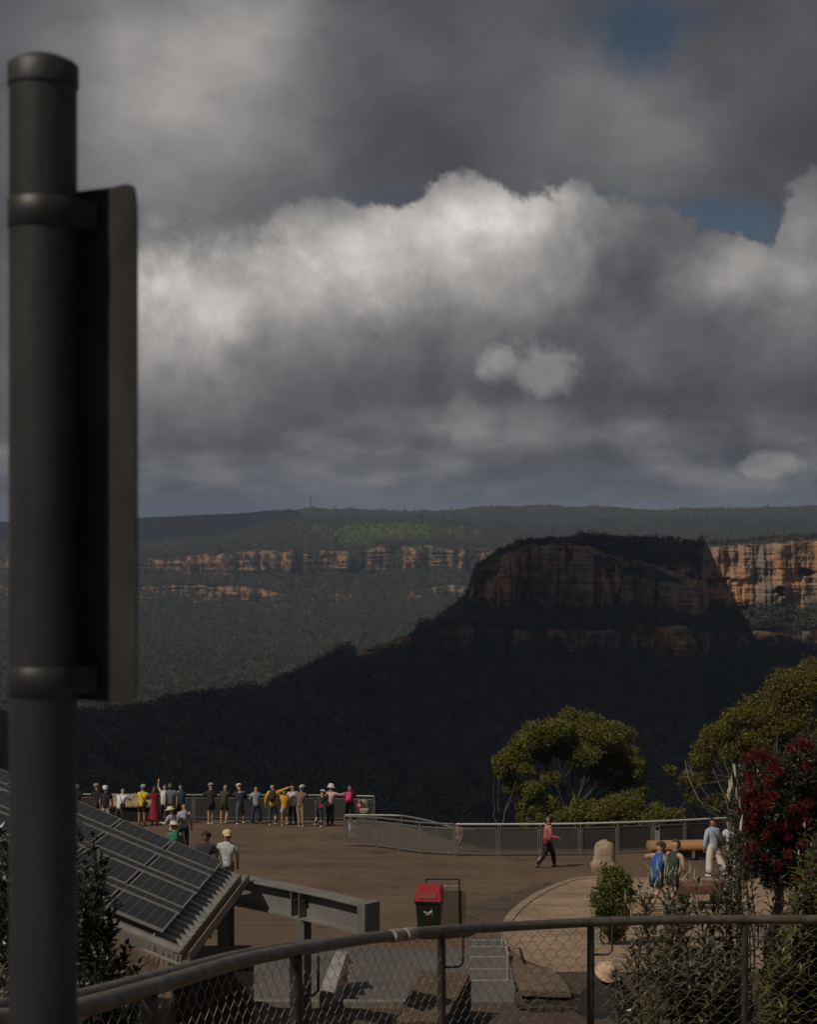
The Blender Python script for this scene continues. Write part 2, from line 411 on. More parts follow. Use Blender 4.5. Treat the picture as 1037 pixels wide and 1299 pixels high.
def terrain(name, px, keys, counts, cliffrow, buttress, mat, noise_amp):
    """a land sheet swept column by column: keys = [(y(px), D(px), rockness)], rows between keys = counts"""
    nC = len(px); rowsY = []; rowsD = []; rock = []; cl = []
    for i, n in enumerate(counts):
        (ya, da, ra), (yb, db, rb) = keys[i], keys[i + 1]
        for j in range(n):
            t = j / n
            rowsY.append(ya + (yb - ya) * t); rowsD.append(da + (db - da) * t)
            rock.append(np.full(nC, ra if i not in cliffrow else 1.0)); cl.append(math.sin(math.pi * (j + 0.5) / n) ** 0.5 if i in cliffrow else 0.0)
    ya, da, ra = keys[-1]; rowsY.append(ya + 0 * px); rowsD.append(da + 0 * px); rock.append(np.full(nC, ra)); cl.append(0.0)
    Yp = np.array(rowsY); D = np.array(rowsD); rock = np.array(rock); cl = np.array(cl)[:, None]
    PX = np.broadcast_to(px, Yp.shape)
    z = (CY - Yp) / F * D
    but = buttress(PX, Yp)
    D2 = D + but * (0.35 + 0.65 * cl) + noise_amp * fbm(PX / 23, Yp / 17, 4)
    z = z + noise_amp * 0.25 * fbm(PX / 15 + 40, Yp / 9, 3) * (1 - cl)
    Xw = (PX - CX) / F * D
    V = np.stack([Xw, D2, z], axis=-1); nR = len(Yp)
    idx = np.arange(nR * nC).reshape(nR, nC)
    f = np.stack([idx[:-1, :-1], idx[1:, :-1], idx[1:, 1:], idx[:-1, 1:]], axis=-1).reshape(-1, 4)
    o = np_mesh(name, V.reshape(-1, 3), f, 4, mat, None, False, {'rock': rock.reshape(-1)})
    return o, V, rock

def ridge(x, s, seed):
    n = vnoise(x / s + seed, 0 * x + seed * 1.7)
    return 1 - np.abs(n) * 4

# --- mesa and its dark forested slope
mx = np.linspace(-420, 1500, 1010)
y_rim = ip(mx, [(-420, 960), (-100, 935), (60, 920), (100, 916), (180, 905), (260, 894), (340, 880), (400, 852), (440, 830), (470, 822), (505, 806), (540, 798), (565, 786), (588, 768), (598, 738), (606, 722), (625, 707), (645, 694),
                (690, 686), (760, 684), (840, 685), (875, 689), (892, 692), (905, 690), (960, 684), (1037, 682), (1200, 680), (1500, 690)])
y_rim0 = y_rim
d_rim = ip(mx, [(-420, 900), (100, 1010), (440, 1230), (590, 1400), (640, 1440), (840, 1460), (888, 1490), (898, 1760), (1037, 1800), (1500, 1850)])
y_rim = y_rim + 3.0 * fbm(mx / 14, mx * 0 + 3, 4)
y_slope = np.maximum(ip(mx, [(590, 768), (606, 727), (625, 713), (645, 700), (700, 690), (745, 693), (775, 708), (850, 722), (880, 712), (890, 696), (900, 694), (960, 690), (1037, 688), (1500, 698)]) + 2.5 * fbm(mx / 12, mx * 0 + 51, 3), y_rim + 3)
y_slope = np.where((mx > 446) & (mx < 528), np.maximum(y_slope, np.minimum(y_rim + 24 + 5 * fbm(mx / 9, mx * 0 + 61, 3), 842)), y_slope)
y_c1 = np.maximum(ip(mx, [(590, 772), (640, 778), (700, 782), (760, 770), (820, 776), (880, 790), (900, 768), (950, 778), (1000, 772), (1037, 775), (1500, 775)]) + 8 * fbm(mx / 40, mx * 0 + 9, 3), y_slope + 4)
y_l = np.maximum(ip(mx, [(590, 792), (700, 800), (760, 795), (860, 790), (900, 800), (1037, 800), (1500, 800)]) + 6 * fbm(mx / 30, mx * 0 + 19, 3), y_c1 + 4)
y_c2 = np.maximum(ip(mx, [(440, 838), (520, 832), (600, 826), (800, 832), (860, 836), (1000, 822), (1037, 826), (1500, 830)]) + 5 * fbm(mx / 25, mx * 0 + 29, 3), y_l + np.where(mx < 430, 3, 9))
def mesa_but(P, Y):
    s = 40 * fbm(P / 55 + 0.02 * Y / 60, Y / 400 + 7, 2) - 60 * np.abs(vnoise(P / 19 + 0.1 * vnoise(P / 9, Y / 12), Y / 160 + 3)) - 22 * np.abs(vnoise(P / 6.5, Y / 70)) + 5 * fbm(P / 3, Y / 20, 2)
    s = s + 4 * fbm(P / 60, Y / 3.2, 3)
    s = s * np.where(P > 893, 0.45, 1.0)
    wx = 7 * fbm(P / 6 + 3, Y / 5, 3); wy = 6 * fbm(P / 7 + 31, Y / 5 + 9, 3)
    cave = lambda cx, cy, rx, ry, a: a * np.exp(-(((P + wx - cx) / rx) ** 2 + ((Y + wy - cy) / ry) ** 2) ** 2)
    return s + cave(988, 751, 5, 6, 30) + cave(1024, 726, 11, 3.5, 22) + cave(906, 737, 22, 2.5, 16) + cave(942, 790, 18, 20, 20)
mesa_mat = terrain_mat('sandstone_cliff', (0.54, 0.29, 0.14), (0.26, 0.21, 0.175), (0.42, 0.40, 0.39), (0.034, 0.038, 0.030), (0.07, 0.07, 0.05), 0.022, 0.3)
one = np.ones_like(mx)
mesa_keys = [(y_rim + 260, d_rim + 900, 0.0), (y_rim + 30, d_rim + 260, 0.0), (y_rim, d_rim, 0.0), (y_slope, d_rim - 42, 0.0), (y_c1, d_rim - 62, 0.0), (y_l, d_rim - 95, 0.0),
             (y_c2, d_rim - 108, 0.0), (915 * one + 0.25 * np.maximum(y_rim - 700, 0), d_rim * 0.82, 0.0), (1075 * one, 640 * one, 0.0), (1250 * one, 150 * one, 0.0)]
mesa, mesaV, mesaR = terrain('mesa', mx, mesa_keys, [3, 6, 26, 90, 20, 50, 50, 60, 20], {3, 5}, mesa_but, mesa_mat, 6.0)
tag(mesa, 'flat topped sandstone mesa with forested lower slopes in cloud shade', 'mesa', None, 'structure')
# upper tiers carry patchy rock bands
ra_ = mesa.data.attributes['rock']; rv = np.zeros(len(mesa.data.vertices), np.float32); ra_.data.foreach_get('value', rv)
rv = rv.reshape(mesaV.shape[:2]); rv[9:35] = np.where((mx > 446) & (mx < 528), 0.52, np.where((mx > 740) & (mx < 890), 0.50, 0.40))[None, :]; rv[125:145] = 0.18; rv[145:195] = np.where(mx[None, :] < 560, 0.30, np.clip(0.68 + 0.9 * fbm(mx / 22, mx * 0 + 81, 3), 0.1, 1)[None, :]); rv[195:205] = 0.2
_vn = np.abs(vnoise(mx[None, :] / 19 + 0.0, np.linspace(690, 780, 90)[:, None] / 160 + 3)) + np.where(mx > 893, 1.0, 0.0)[None, :]; _v2 = fbm(mx[None, :] / 9, np.linspace(690, 780, 90)[:, None] / 14 + 70, 3)
rv[35:125] = np.where(mx[None, :] < 585, 0.05, np.clip(1.05 - 0.75 * np.exp(-(_vn / 0.06) ** 2) - np.where(mx[None, :] < 893, 1.0, 0.25) * np.clip(_v2 - 0.12, 0, 1) * 1.5, 0, 1))
rv[35:60] = np.where((mx[None, :] > 740) & (mx[None, :] < 890), 0.45, rv[35:60])
ra_.data.foreach_set('value', rv.ravel())

# --- the far plateau across the valley
fx = np.linspace(-700, 1800, 900)
ys = ip(fx, [(-700, 672), (100, 661), (180, 657), (260, 653), (340, 648), (400, 644), (450, 646), (500, 648), (560, 647), (620, 643), (680, 641), (760, 643), (840, 647), (880, 644), (960, 644), (1037, 641), (1300, 646), (1800, 655)]) + 1.2 * fbm(fx / 30, fx * 0, 3)
ym = ip(fx, [(-700, 690), (100, 692), (200, 690), (280, 684), (330, 668), (400, 658), (520, 657), (640, 664), (700, 668), (780, 660), (860, 658), (1037, 662), (1800, 668)]) + 1.5 * fbm(fx / 40, fx * 0 + 5, 3)
yr = ip(fx, [(-700, 706), (180, 707), (250, 706), (300, 702), (330, 699), (450, 697), (540, 694), (620, 699), (700, 703), (1800, 705)]) + 7 * fbm(fx / 26, fx * 0 + 8, 4)
yb1 = ip(fx, [(-700, 728), (180, 727), (260, 734), (330, 727), (450, 727), (560, 724), (620, 731), (1800, 730)]) + 5 * fbm(fx / 22, fx * 0 + 12, 3)
yl = np.maximum(ip(fx, [(-700, 742), (180, 744), (270, 741), (330, 749), (400, 757), (500, 752), (560, 745), (600, 741), (1800, 745)]) + 4 * fbm(fx / 25, fx * 0 + 14, 3), yb1 + 3)
yb2 = np.maximum(ip(fx, [(-700, 756), (180, 754), (270, 763), (360, 765), (410, 762), (440, 758), (500, 757), (560, 754), (600, 766), (1800, 760)]) + 3 * fbm(fx / 16, fx * 0 + 15, 3), yl + 1)
def far_but(P, Y):
    return 90 * fbm(P / 45, Y / 300 + 7, 3) - 60 * np.abs(vnoise(P / 12, Y / 90 + 3)) + 22 * fbm(P / 5, Y / 30, 2) + 14 * fbm(P / 40, Y / 2.5, 2)
far_mat = terrain_mat('far_sandstone', (0.42, 0.215, 0.105), (0.22, 0.15, 0.105), (0.55, 0.53, 0.51), (0.026, 0.028, 0.018), (0.055, 0.052, 0.030), 0.009)
o1 = np.ones_like(fx)
far_keys = [(ys + 12, 30000 * o1, 0), (ys + 60, 9000 * o1, 0), (ys, 5200 * o1, 0), (ym + 12, 4700 * o1, 0), (ym, 4250 * o1, 0), (yr, 3420 * o1, 0), (yb1, 3370 * o1, 0), (yl, 3240 * o1, 0), (yb2, 3210 * o1, 0),
            (840 * o1, 2450 * o1, 0), (960 * o1, 1760 * o1, 0), (1100 * o1, 1500 * o1, 0)]
plateau, platV, _ = terrain('plateau', fx, far_keys, [2, 3, 16, 10, 34, 36, 16, 22, 60, 50, 4], {5, 7}, far_but, far_mat, 20.0)
tag(plateau, 'far forested plateau with broken orange cliff bands', 'plateau', None, 'structure')
ra_ = plateau.data.attributes['rock']; rv = np.zeros(len(plateau.data.vertices), np.float32); ra_.data.foreach_get('value', rv)
rv = rv.reshape(platV.shape[:2]); pat = fbm(fx / 20, fx * 0 + 33, 3)
rv[65:101] = np.clip(np.interp(fx, [0, 330, 420, 520, 560, 700], [0.80, 0.80, 0.62, 0.60, 0.72, 0.7]) + 1.1 * pat, 0, 1)[None, :]; rv[117:139] = np.clip(0.80 + 1.1 * fbm(fx / 16, fx * 0 + 44, 3), 0, 1)[None, :]; rv[139:143] = 0.4
ra_.data.foreach_set('value', rv.ravel())

# ------------------------------------------------------------------ far forests (uncountable)
def tree_template(nl, tall):
    V = []
    for _ in range(nl):
        d = rng.normal(size=3); d /= np.linalg.norm(d)
        if rng.random() < 0.25 and tall: c = np.array([0, 0, 0.30 + 0.5 * rng.random()]); r = np.array([0.22, 0.22, 0.3])
        else: c = np.array([rng.normal() * 0.12, rng.normal() * 0.12, 0.62 + rng.normal() * 0.10]); r = np.array([0.36, 0.36, 0.34])
        p = c + d * r * (0.7 + 0.4 * rng.random())
        a = rng.normal(size=3) + d; b = np.cross(d, rng.normal(size=3)); a = np.cross(b, d) + 0.5 * rng.normal(size=3)
        a /= np.linalg.norm(a); b /= np.linalg.norm(b); s = 0.09 + 0.08 * rng.random()
        V += [p - a * s * 0.5 - b * s * 0.4, p + b * s * 0.5, p + a * s]
    # a short bole
    V += [(-0.03, 0, 0), (0.03, 0, 0), (0, 0.01, 0.5)]
    return np.array(V)
TPL = [tree_template(78, i % 3 == 0) for i in range(9)]
def forest(name, pts, size, mat, label):
    Vs = []; Ts = []
    for k in range(len(TPL)):
        sel = pts[k::len(TPL)]
        n = len(sel); t = TPL[k]
        a = rng.random(n) * 6.283; s = size * (0.55 + 0.75 * rng.random(n) ** 1.5); sz = s * (0.85 + 0.5 * rng.random(n))
        c, si = np.cos(a), np.sin(a)
        x = (t[None, :, 0] * c[:, None] - t[None, :, 1] * si[:, None]) * s[:, None] + sel[:, 0:1]
        y = (t[None, :, 0] * si[:, None] + t[None, :, 1] * c[:, None]) * s[:, None] + sel[:, 1:2]
        z = t[None, :, 2] * sz[:, None] + sel[:, 2:3] - 0.12 * sz[:, None]
        Vs.append(np.stack([x, y, z], -1).reshape(-1, 3))
        tn = np.clip(0.5 + 0.25 * rng.normal(size=n)[:, None] + 0.12 * rng.normal(size=(n, t.shape[0] // 3)).repeat(3, axis=1), 0, 1)
        Ts.append(tn.ravel())
    V = np.concatenate(Vs); T = np.concatenate(Ts)
    return tag(np_mesh(name, V, np.arange(len(V)).reshape(-1, 3), 3, mat, None, False, {'tint': T}), label, 'forest', None, 'stuff')
def scatter(V, r0, r1, n, p0=None, p1=None, pxs=None, jitter=True):
    nC = V.shape[1]
    r = rng.random(n) * (r1 - r0 - 1.001) + r0
    lo, hi = (0, nC - 1.001) if p0 is None else (np.interp(p0, pxs, np.arange(nC)), np.interp(p1, pxs, np.arange(nC)))
    c = lo + rng.random(n) * (hi - lo)
    ri = r.astype(int); ci = c.astype(int); fr = (r - ri)[:, None]; fc = (c - ci)[:, None]
    a = V[ri, ci] * (1 - fc) + V[ri, ci + 1] * fc; b = V[ri + 1, ci] * (1 - fc) + V[ri + 1, ci + 1] * fc
    return a * (1 - fr) + b * fr
def off_outcrop(p):
    px = p[:, 0] / p[:, 1] * F + CX; py = CY - p[:, 2] / p[:, 1] * F
    return p[~((px > 450) & (px < 524) & (py < np.interp(px, mx, y_slope) + 1) & (rng.random(len(p)) < 0.9))]
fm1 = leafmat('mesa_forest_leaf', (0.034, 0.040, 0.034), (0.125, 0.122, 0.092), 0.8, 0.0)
fm2 = leafmat('plateau_forest_leaf', (0.032, 0.034, 0.020), (0.115, 0.104, 0.056), 0.8, 0.0)
p = [scatter(mesaV, 17, 35, 330, 735, 892, mx), scatter(mesaV, 122, 146, 1500, 560, 1150, mx), scatter(mesaV, 35, 122, 70, 600, 1150, mx), scatter(mesaV, 192, 205, 1400, 300, 1150, mx),
     scatter(mesaV, 147, 192, 260, 600, 1150, mx), off_outcrop(scatter(mesaV, 8, 200, 3200, -100, 590, mx)), scatter(mesaV, 200, 305, 11000, -100, 1150, mx)]
forest('rim_scrub', np.concatenate([scatter(mesaV, 7, 24, 800, 590, 1150, mx), scatter(mesaV, 8, 11, 900, 590, 1150, mx)]), 4.2, fm1, 'low scrub fringing the flat mesa top')
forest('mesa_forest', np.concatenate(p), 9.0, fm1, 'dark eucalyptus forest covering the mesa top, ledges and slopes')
p = [scatter(platV, 6, 20, 2500, -100, 1200, fx), scatter(platV, 29, 66, 8500, -100, 1200, fx), scatter(platV, 99, 119, 2600, 0, 720, fx), scatter(platV, 66, 100, 620, 0, 720, fx), scatter(platV, 120, 138, 260, 0, 720, fx),
     scatter(platV, 137, 250, 13000, -100, 760, fx)]
forest('plateau_forest', np.concatenate(p), 12.0, fm2, 'grey green forest on the far plateau and valley side')

p = [scatter(platV, 44, 63, 1300, 432, 545, fx), scatter(platV, 44, 60, 220, 390, 610, fx)]  # sun patch put into the leaf colour: brighter trees on the same slope
forest('sunlit_regrowth', np.concatenate(p), 16.0, leafmat('regrowth_leaf', (0.09, 0.12, 0.02), (0.20, 0.23, 0.04), 0.8, 0.0), 'far trees in brighter leaf colour for the sun patch above the middle cliffs')
# radio mast on the skyline
t = empty('radio_mast', W(394, 646, 5150)); tag(t, 'tiny thin radio mast standing alone on the far skyline', 'mast')
m = MB(); m.tube([(0, 0, -20), (0, 0, 42)], [2.2, 1.2], 6); m.build('pole', M('mast_steel', (0.06, 0.06, 0.06)), t)
for zz, ww in ((36, 11), (28, 7)): m = MB(); m.box((0, 0, zz), (ww, 3, 2.4)); m.build('antenna', M('mast_steel', (0.06, 0.06, 0.06)), t)

# ------------------------------------------------------------------ unseen clouds above the frame, shaped to shade the valley
cloud_mat = M('cloud_vapour', (0.85, 0.85, 0.86), 1.0, 0, 0.03, 0.01)
def cloud(name, x0, x1, y0, y1, zref, alt, label, thick=90):
    """a bank of cloud at altitude alt whose shadow lands on x0..x1, y0..y1 at height zref"""
    k = (alt - zref) / -SUN_T.z
    cx, cy = (x0 + x1) / 2 - SUN_T.x * k, (y0 + y1) / 2 - SUN_T.y * k
    n, kk = 96, 20; vs = []
    for i in range(kk + 1):
        t = math.pi * i / kk - math.pi / 2
        for j in range(n):
            a = 2 * math.pi * j / n
            ca, sa = math.cos(a), math.sin(a); e = 0.42
            ct = abs(math.cos(t)) ** 0.6
            nx = math.copysign(abs(ca) ** e, ca) * ct; ny = math.copysign(abs(sa) ** e, sa) * ct
            w = 1 + 0.10 * float(fbm(np.array(ca * 3 + cx), np.array(sa * 3 + t), 4))
            vs.append((cx + nx * w * (x1 - x0) / 2, cy + ny * w * (y1 - y0) / 2, alt + math.sin(t) * thick * (1 + 0.6 * float(fbm(np.array(ca * 5), np.array(sa * 5 + t * 2), 3)))))
    fs = [(i * n + j, i * n + (j + 1) % n, (i + 1) * n + (j + 1) % n, (i + 1) * n + j) for i in range(kk) for j in range(n)]
    return tag(np_mesh(name, vs, fs, 4, cloud_mat, None, True), label, 'cloud', None, 'structure')
cloud('cloud', -2300, 1700, 145, 1680, -80, 2600, 'unseen broad cloud bank shaped to throw shade on the valley and mesa')
cloud('cloud', -2600, -330, 4350, 7000, 0, 2600, 'unseen cloud bank placed to shade the left end of the far plateau')

# ------------------------------------------------------------------ haze
def haze():
    m = bpy.data.materials.new('valley_air'); m.use_nodes = True; nt = m.node_tree
    nt.nodes.remove(nt.nodes['Principled BSDF'])
    v = nt.nodes.new('ShaderNodeVolumePrincipled'); v.inputs['Color'].default_value = (0.60, 0.74, 1.0, 1); v.inputs['Density'].default_value = 1.15e-4; v.inputs['Anisotropy'].default_value = 0.1
    nt.links.new(v.outputs[0], nt.nodes['Material Output'].inputs['Volume'])
    b = MB(); b.hexa([(-34000, -300, -4200), (34000, -300, -4200), (34000, 34000, -4200), (-34000, 34000, -4200), (-34000, -300, 110), (34000, -300, 110), (34000, 34000, 110), (-34000, 34000, 110)])
    o = b.build('haze', m); tag(o, 'thin blue haze filling the valley', 'haze', None, 'stuff')
haze()



# ------------------------------------------------------------------ near ground
def ground_mat():
    m = bpy.data.materials.new('forecourt_concrete'); m.use_nodes = True; nt = m.node_tree; b = nt.nodes['Principled BSDF']
    b.inputs['Roughness'].default_value = 0.85; b.inputs['Specular IOR Level'].default_value = 0.25
    ge = nt.nodes.new('ShaderNodeNewGeometry')
    def noise(s, stretch, det=6, ro=0.6):
        mp = nt.nodes.new('ShaderNodeMapping'); mp.inputs['Scale'].default_value = stretch; nt.links.new(ge.outputs['Position'], mp.inputs[0])
        n = nt.nodes.new('ShaderNodeTexNoise'); n.inputs['Scale'].default_value = s; n.inputs['Detail'].default_value = det; n.inputs['Roughness'].default_value = ro
        nt.links.new(mp.outputs[0], n.inputs['Vector']); return n.outputs['Fac']
    def ramp(f, a, ca, bb, cb_):
        r = nt.nodes.new('ShaderNodeValToRGB'); r.color_ramp.elements[0].position = a; r.color_ramp.elements[0].color = (*ca, 1)
        r.color_ramp.elements[1].position = bb; r.color_ramp.elements[1].color = (*cb_, 1); nt.links.new(f, r.inputs[0]); return r.outputs[0]
    def mul(a, c, f=1.0):
        x = nt.nodes.new('ShaderNodeMix'); x.data_type = 'RGBA'; x.blend_type = 'MULTIPLY'; x.inputs[0].default_value = f
        nt.links.new(a, x.inputs[6]); nt.links.new(c, x.inputs[7]); return x.outputs[2]
    c = ramp(noise(0.25, (1, 1, 1)), 0.35, (0.112, 0.075, 0.049), 0.65, (0.152, 0.102, 0.067))
    c = mul(c, ramp(noise(1.2, (0.12, 1.0, 1)), 0.35, (0.86, 0.86, 0.87), 0.62, (1.06, 1.05, 1.04)))
    c = mul(c, ramp(noise(22, (0.5, 1, 1), 3), 0.3, (0.7, 0.7, 0.7), 0.7, (1.2, 1.2, 1.2)))
    c = mul(c, ramp(noise(0.9, (1, 0.5, 1), 5, 0.7), 0.36, (0.72, 0.72, 0.74), 0.46, (1, 1, 1)))
    nt.links.new(c, b.inputs['Base Color'])
    bp = nt.nodes.new('ShaderNodeBump'); bp.inputs['Strength'].default_value = 0.4; bp.inputs['Distance'].default_value = 0.02
    nt.links.new(noise(30, (1, 1, 1), 3), bp.inputs['Height']); nt.links.new(bp.outputs[0], b.inputs['Normal'])
    return m
gm = ground_mat()
def edge_D(px):
    return np.interp(px, [-600, 300, 436, 480, 520, 570, 620, 740, 900, 1037, 1700], [71.6, 71.6, 71.2, 70.5, 67, 60.5, 56.2, 56.2, 57.2, 59.0, 62])
def make_ground():
    pxs = np.linspace(-600, 1700, 190); tt = np.concatenate([np.linspace(0, 0.3, 14)[:-1], np.linspace(0.3, 1, 50)])
    V = []
    for t in tt:
        for p in pxs:
            D = 2.0 + (edge_D(p) - 2.0) * t
            V.append(((p - CX) / F * D * (1.0 if D > 20 else 1.0 + (20 - D) * 0.35), D, zg(D)))
    nC = len(pxs)
    # escarpment below the outer edge
    for k, (dd, dz) in enumerate([(0.02, -0.5), (1.5, -2.2), (6, -5.5), (16, -12), (40, -26), (75, -44)]):
        for p in pxs:
            D = edge_D(p) + dd
            V.append(((p - CX) / F * D, D, zg(edge_D(p)) + dz + (0.5 if k > 1 else 0) * float(fbm(np.array(p / 30.), np.array(dd / 5.), 3))))
    nR = len(V) // nC; idx = np.arange(nR * nC).reshape(nR, nC)
    f = np.stack([idx[:-1, :-1], idx[:-1, 1:], idx[1:, 1:], idx[1:, :-1]], -1).reshape(-1, 4)
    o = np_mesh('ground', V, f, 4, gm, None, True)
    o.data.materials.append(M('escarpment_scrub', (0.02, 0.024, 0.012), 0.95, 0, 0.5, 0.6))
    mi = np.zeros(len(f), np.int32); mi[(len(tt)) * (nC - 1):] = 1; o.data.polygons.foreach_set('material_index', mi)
    return tag(o, 'brown concrete lookout forecourt sloping down to the railing', None, None, 'structure')
make_ground()

def sheet(name, left, right, y0, y1, n, mat, dz, label, kind='structure', nc=40):
    """a paving sheet lying dz above the forecourt; left/right give its photo outline at each height"""
    V = []
    for i in range(n + 1):
        y = y0 + (y1 - y0) * i / n
        a, b = left(y), right(y)
        for j in range(nc + 1):
            p = G(a + (b - a) * j / nc, y); V.append((p.x, p.y, p.z + dz))
    idx = np.arange((n + 1) * (nc + 1)).reshape(n + 1, nc + 1)
    f = np.stack([idx[:-1, :-1], idx[1:, :-1], idx[1:, 1:], idx[:-1, 1:]], -1).reshape(-1, 4)
    o = np_mesh(name, V, f, 4, mat, None, True)
    return tag(o, label, None, None, kind)
def brick_mat(name, c1, c2, mortar, w, h, rot=0.0, vary=1.0):
    m = bpy.data.materials.new(name); m.use_nodes = True; nt = m.node_tree; b = nt.nodes['Principled BSDF']
    b.inputs['Roughness'].default_value = 0.85; b.inputs['Specular IOR Level'].default_value = 0.25
    ge = nt.nodes.new('ShaderNodeNewGeometry'); mp = nt.nodes.new('ShaderNodeMapping'); mp.inputs['Rotation'].default_value = (0, 0, rot)
    nt.links.new(ge.outputs['Position'], mp.inputs[0])
    br = nt.nodes.new('ShaderNodeTexBrick'); nt.links.new(mp.outputs[0], br.inputs['Vector'])
    br.inputs['Color1'].default_value = (*c1, 1); br.inputs['Color2'].default_value = (*c2, 1); br.inputs['Mortar'].default_value = (*mortar, 1)
    br.inputs['Scale'].default_value = 1.0; br.inputs['Brick Width'].default_value = w; br.inputs['Row Height'].default_value = h; br.inputs['Mortar Size'].default_value = 0.018
    n = nt.nodes.new('ShaderNodeTexNoise'); n.inputs['Scale'].default_value = 0.7; n.inputs['Detail'].default_value = 8; n.inputs['Roughness'].default_value = 0.7; nt.links.new(ge.outputs['Position'], n.inputs['Vector'])
    r = nt.nodes.new('ShaderNodeValToRGB'); r.color_ramp.elements[0].position = 0.33; r.color_ramp.elements[0].color = (0.62, 0.62, 0.64, 1); r.color_ramp.elements[1].position = 0.62; r.color_ramp.elements[1].color = (1.15, 1.12, 1.1, 1)
    nt.links.new(n.outputs['Fac'], r.inputs[0])
    x = nt.nodes.new('ShaderNodeMix'); x.data_type = 'RGBA'; x.blend_type = 'MULTIPLY'; x.inputs[0].default_value = vary
    nt.links.new(br.outputs['Color'], x.inputs[6]); nt.links.new(r.outputs[0], x.inputs[7]); nt.links.new(x.outputs[2], b.inputs['Base Color'])
    bp = nt.nodes.new('ShaderNodeBump'); bp.inputs['Strength'].default_value = 0.5; bp.inputs['Distance'].default_value = 0.02
    nt.links.new(br.outputs['Fac'], bp.inputs['Height']); bp.invert = True; nt.links.new(bp.outputs[0], b.inputs['Normal'])
    return m
pave = brick_mat('pale_brick_paving', (0.34, 0.245, 0.165), (0.28, 0.20, 0.135), (0.21, 0.148, 0.10), 0.9, 0.30)
lx = lambda y: float(np.interp(y, [1114, 1117, 1121, 1130, 1140, 1152, 1165, 1180, 1200, 1218, 1234], [748, 728, 716, 694, 676, 660, 648, 640, 640, 664, 702]))
sheet('paved_plaza', lx, lambda y: 1120.0, 1114, 1234, 60, pave, 0.02, 'curved pale brick plaza', nc=60)
# pale kerb along the plaza's curved edge
def strip(name, pts, w, h, mat, label, dz=0.0, kind='structure'):
    P, _ = resample(spline(pts, 6), 0.35); m = MB()
    vs = []
    for i, p in enumerate(P):
        d = (P[min(i + 1, len(P) - 1)] - P[max(i - 1, 0)]); d.z = 0; d.normalize(); n = Vector((-d.y, d.x, 0))
        for s, z in ((-w / 2, dz), (-w / 2, h + dz), (w / 2, h + dz), (w / 2, dz)): vs.append(p + n * s + Vector((0, 0, z)))
    fs = [(i * 4 + a, i * 4 + a + 1, i * 4 + a + 5, i * 4 + a + 4) for i in range(len(P) - 1) for a in range(3)]
    m.add(vs, fs); o = m.build(name, mat); tag(o, label, None, None, kind); return o
kerb_pale = M('pale_kerb_stone', (0.25, 0.185, 0.13), 0.8, 0, 0.25, 3)
strip('kerb', [G(x, y) for x, y in ((640, 1182), (648, 1165), (660, 1152), (676, 1140), (694, 1130), (716, 1121), (736, 1115.5), (770, 1113.5))], 0.22, 0.045, kerb_pale, 'pale stone edging of the curved plaza')
# cobbled drain beside the curve
cob = brick_mat('old_cobbles', (0.135, 0.10, 0.072), (0.085, 0.06, 0.045), (0.05, 0.036, 0.028), 0.30, 0.16, 0.5)
sheet('cobble_strip', lambda y: float(np.interp(y, [1118, 1126, 1140, 1150, 1172], [700, 672, 628, 588, 586])), lambda y: lx(y) - 4, 1119, 1172, 26, cob, 0.006, 'worn cobbles beside the plaza edge', nc=20)
# lower grey terrace with its steps
grey = M('grey_terrace_concrete', (0.075, 0.070, 0.064), 0.85, 0, 0.3, 1.2, 0.2, 30, col2=(0.115, 0.105, 0.095), coord='Object')
sheet('terrace', lambda y: float(np.interp(y, [1203, 1276], [300, 286])), lambda y: float(np.interp(y, [1203, 1276], [600, 590])), 1203, 1275, 14, grey, 0.012, 'grey concrete terrace below the viewing forecourt')
strip('terrace_edge', [G(286, 1276), G(420, 1277), G(520, 1277), G(590, 1276)], 0.16, 0.10, M('edge_concrete', (0.15, 0.135, 0.115), 0.8), 'pale concrete edge of the grey terrace')
soil = M('brown_mulch', (0.055, 0.036, 0.025), 0.95, 0, 0.45, 9, 0.8, 40, col2=(0.10, 0.066, 0.045), coord='Object')
sheet('garden_bed', lambda y: float(np.interp(y, [1234, 1262, 1276, 1320], [690, 640, 590, 200])), lambda y: 1150.0, 1234, 1330, 20, soil, 0.016, 'bare brown soil of the garden bed')
sheet('brick_path', lambda y: 150.0, lambda y: 640.0, 1280, 1345, 16, brick_mat('brown_brick', (0.10, 0.066, 0.045), (0.07, 0.046, 0.032), (0.035, 0.025, 0.02), 0.4, 0.2), 0.012, 'brown brick path under the terrace')
lm = M('pale_joint', (0.125, 0.092, 0.066), 0.85)
for k, (xa, ya, xb, yb) in enumerate([(236, 1170, 560, 1171.5), (300, 1113, 470, 1111), (260, 1086, 520, 1095)]):
    strip('paving_joint', [G(xa, ya), G((xa + xb) / 2, (ya + yb) / 2), G(xb, yb)], 0.07, 0.002, lm, 'pale joint line across the forecourt', 0.004)

# ------------------------------------------------------------------ metals and paints
galv = M('galvanised_steel', (0.20, 0.195, 0.185), 0.45, 0.55, 0.25, 12, 0.05)
darksteel = M('dark_weathered_steel', (0.055, 0.050, 0.046), 0.5, 0.4, 0.35, 14, 0.06)
railsteel = M('weathered_handrail', (0.135, 0.115, 0.092), 0.42, 0.45, 0.35, 18, 0.05, stretch=(1, 1, 1))
bright = M('polished_handrail', (0.62, 0.60, 0.57), 0.3, 0.25, 0.15, 8)
postm = M('sign_post_paint', (0.024, 0.024, 0.024), 0.55, 0.1, 0.3, 30, 0.05, stretch=(1, 1, 0.25))
wiremat = M('chain_wire', (0.23, 0.205, 0.175), 0.5, 0.5, 0.35, 30)
beamm = M('beam_paint', (0.165, 0.158, 0.145), 0.6, 0.1, 0.2, 3, 0.03)

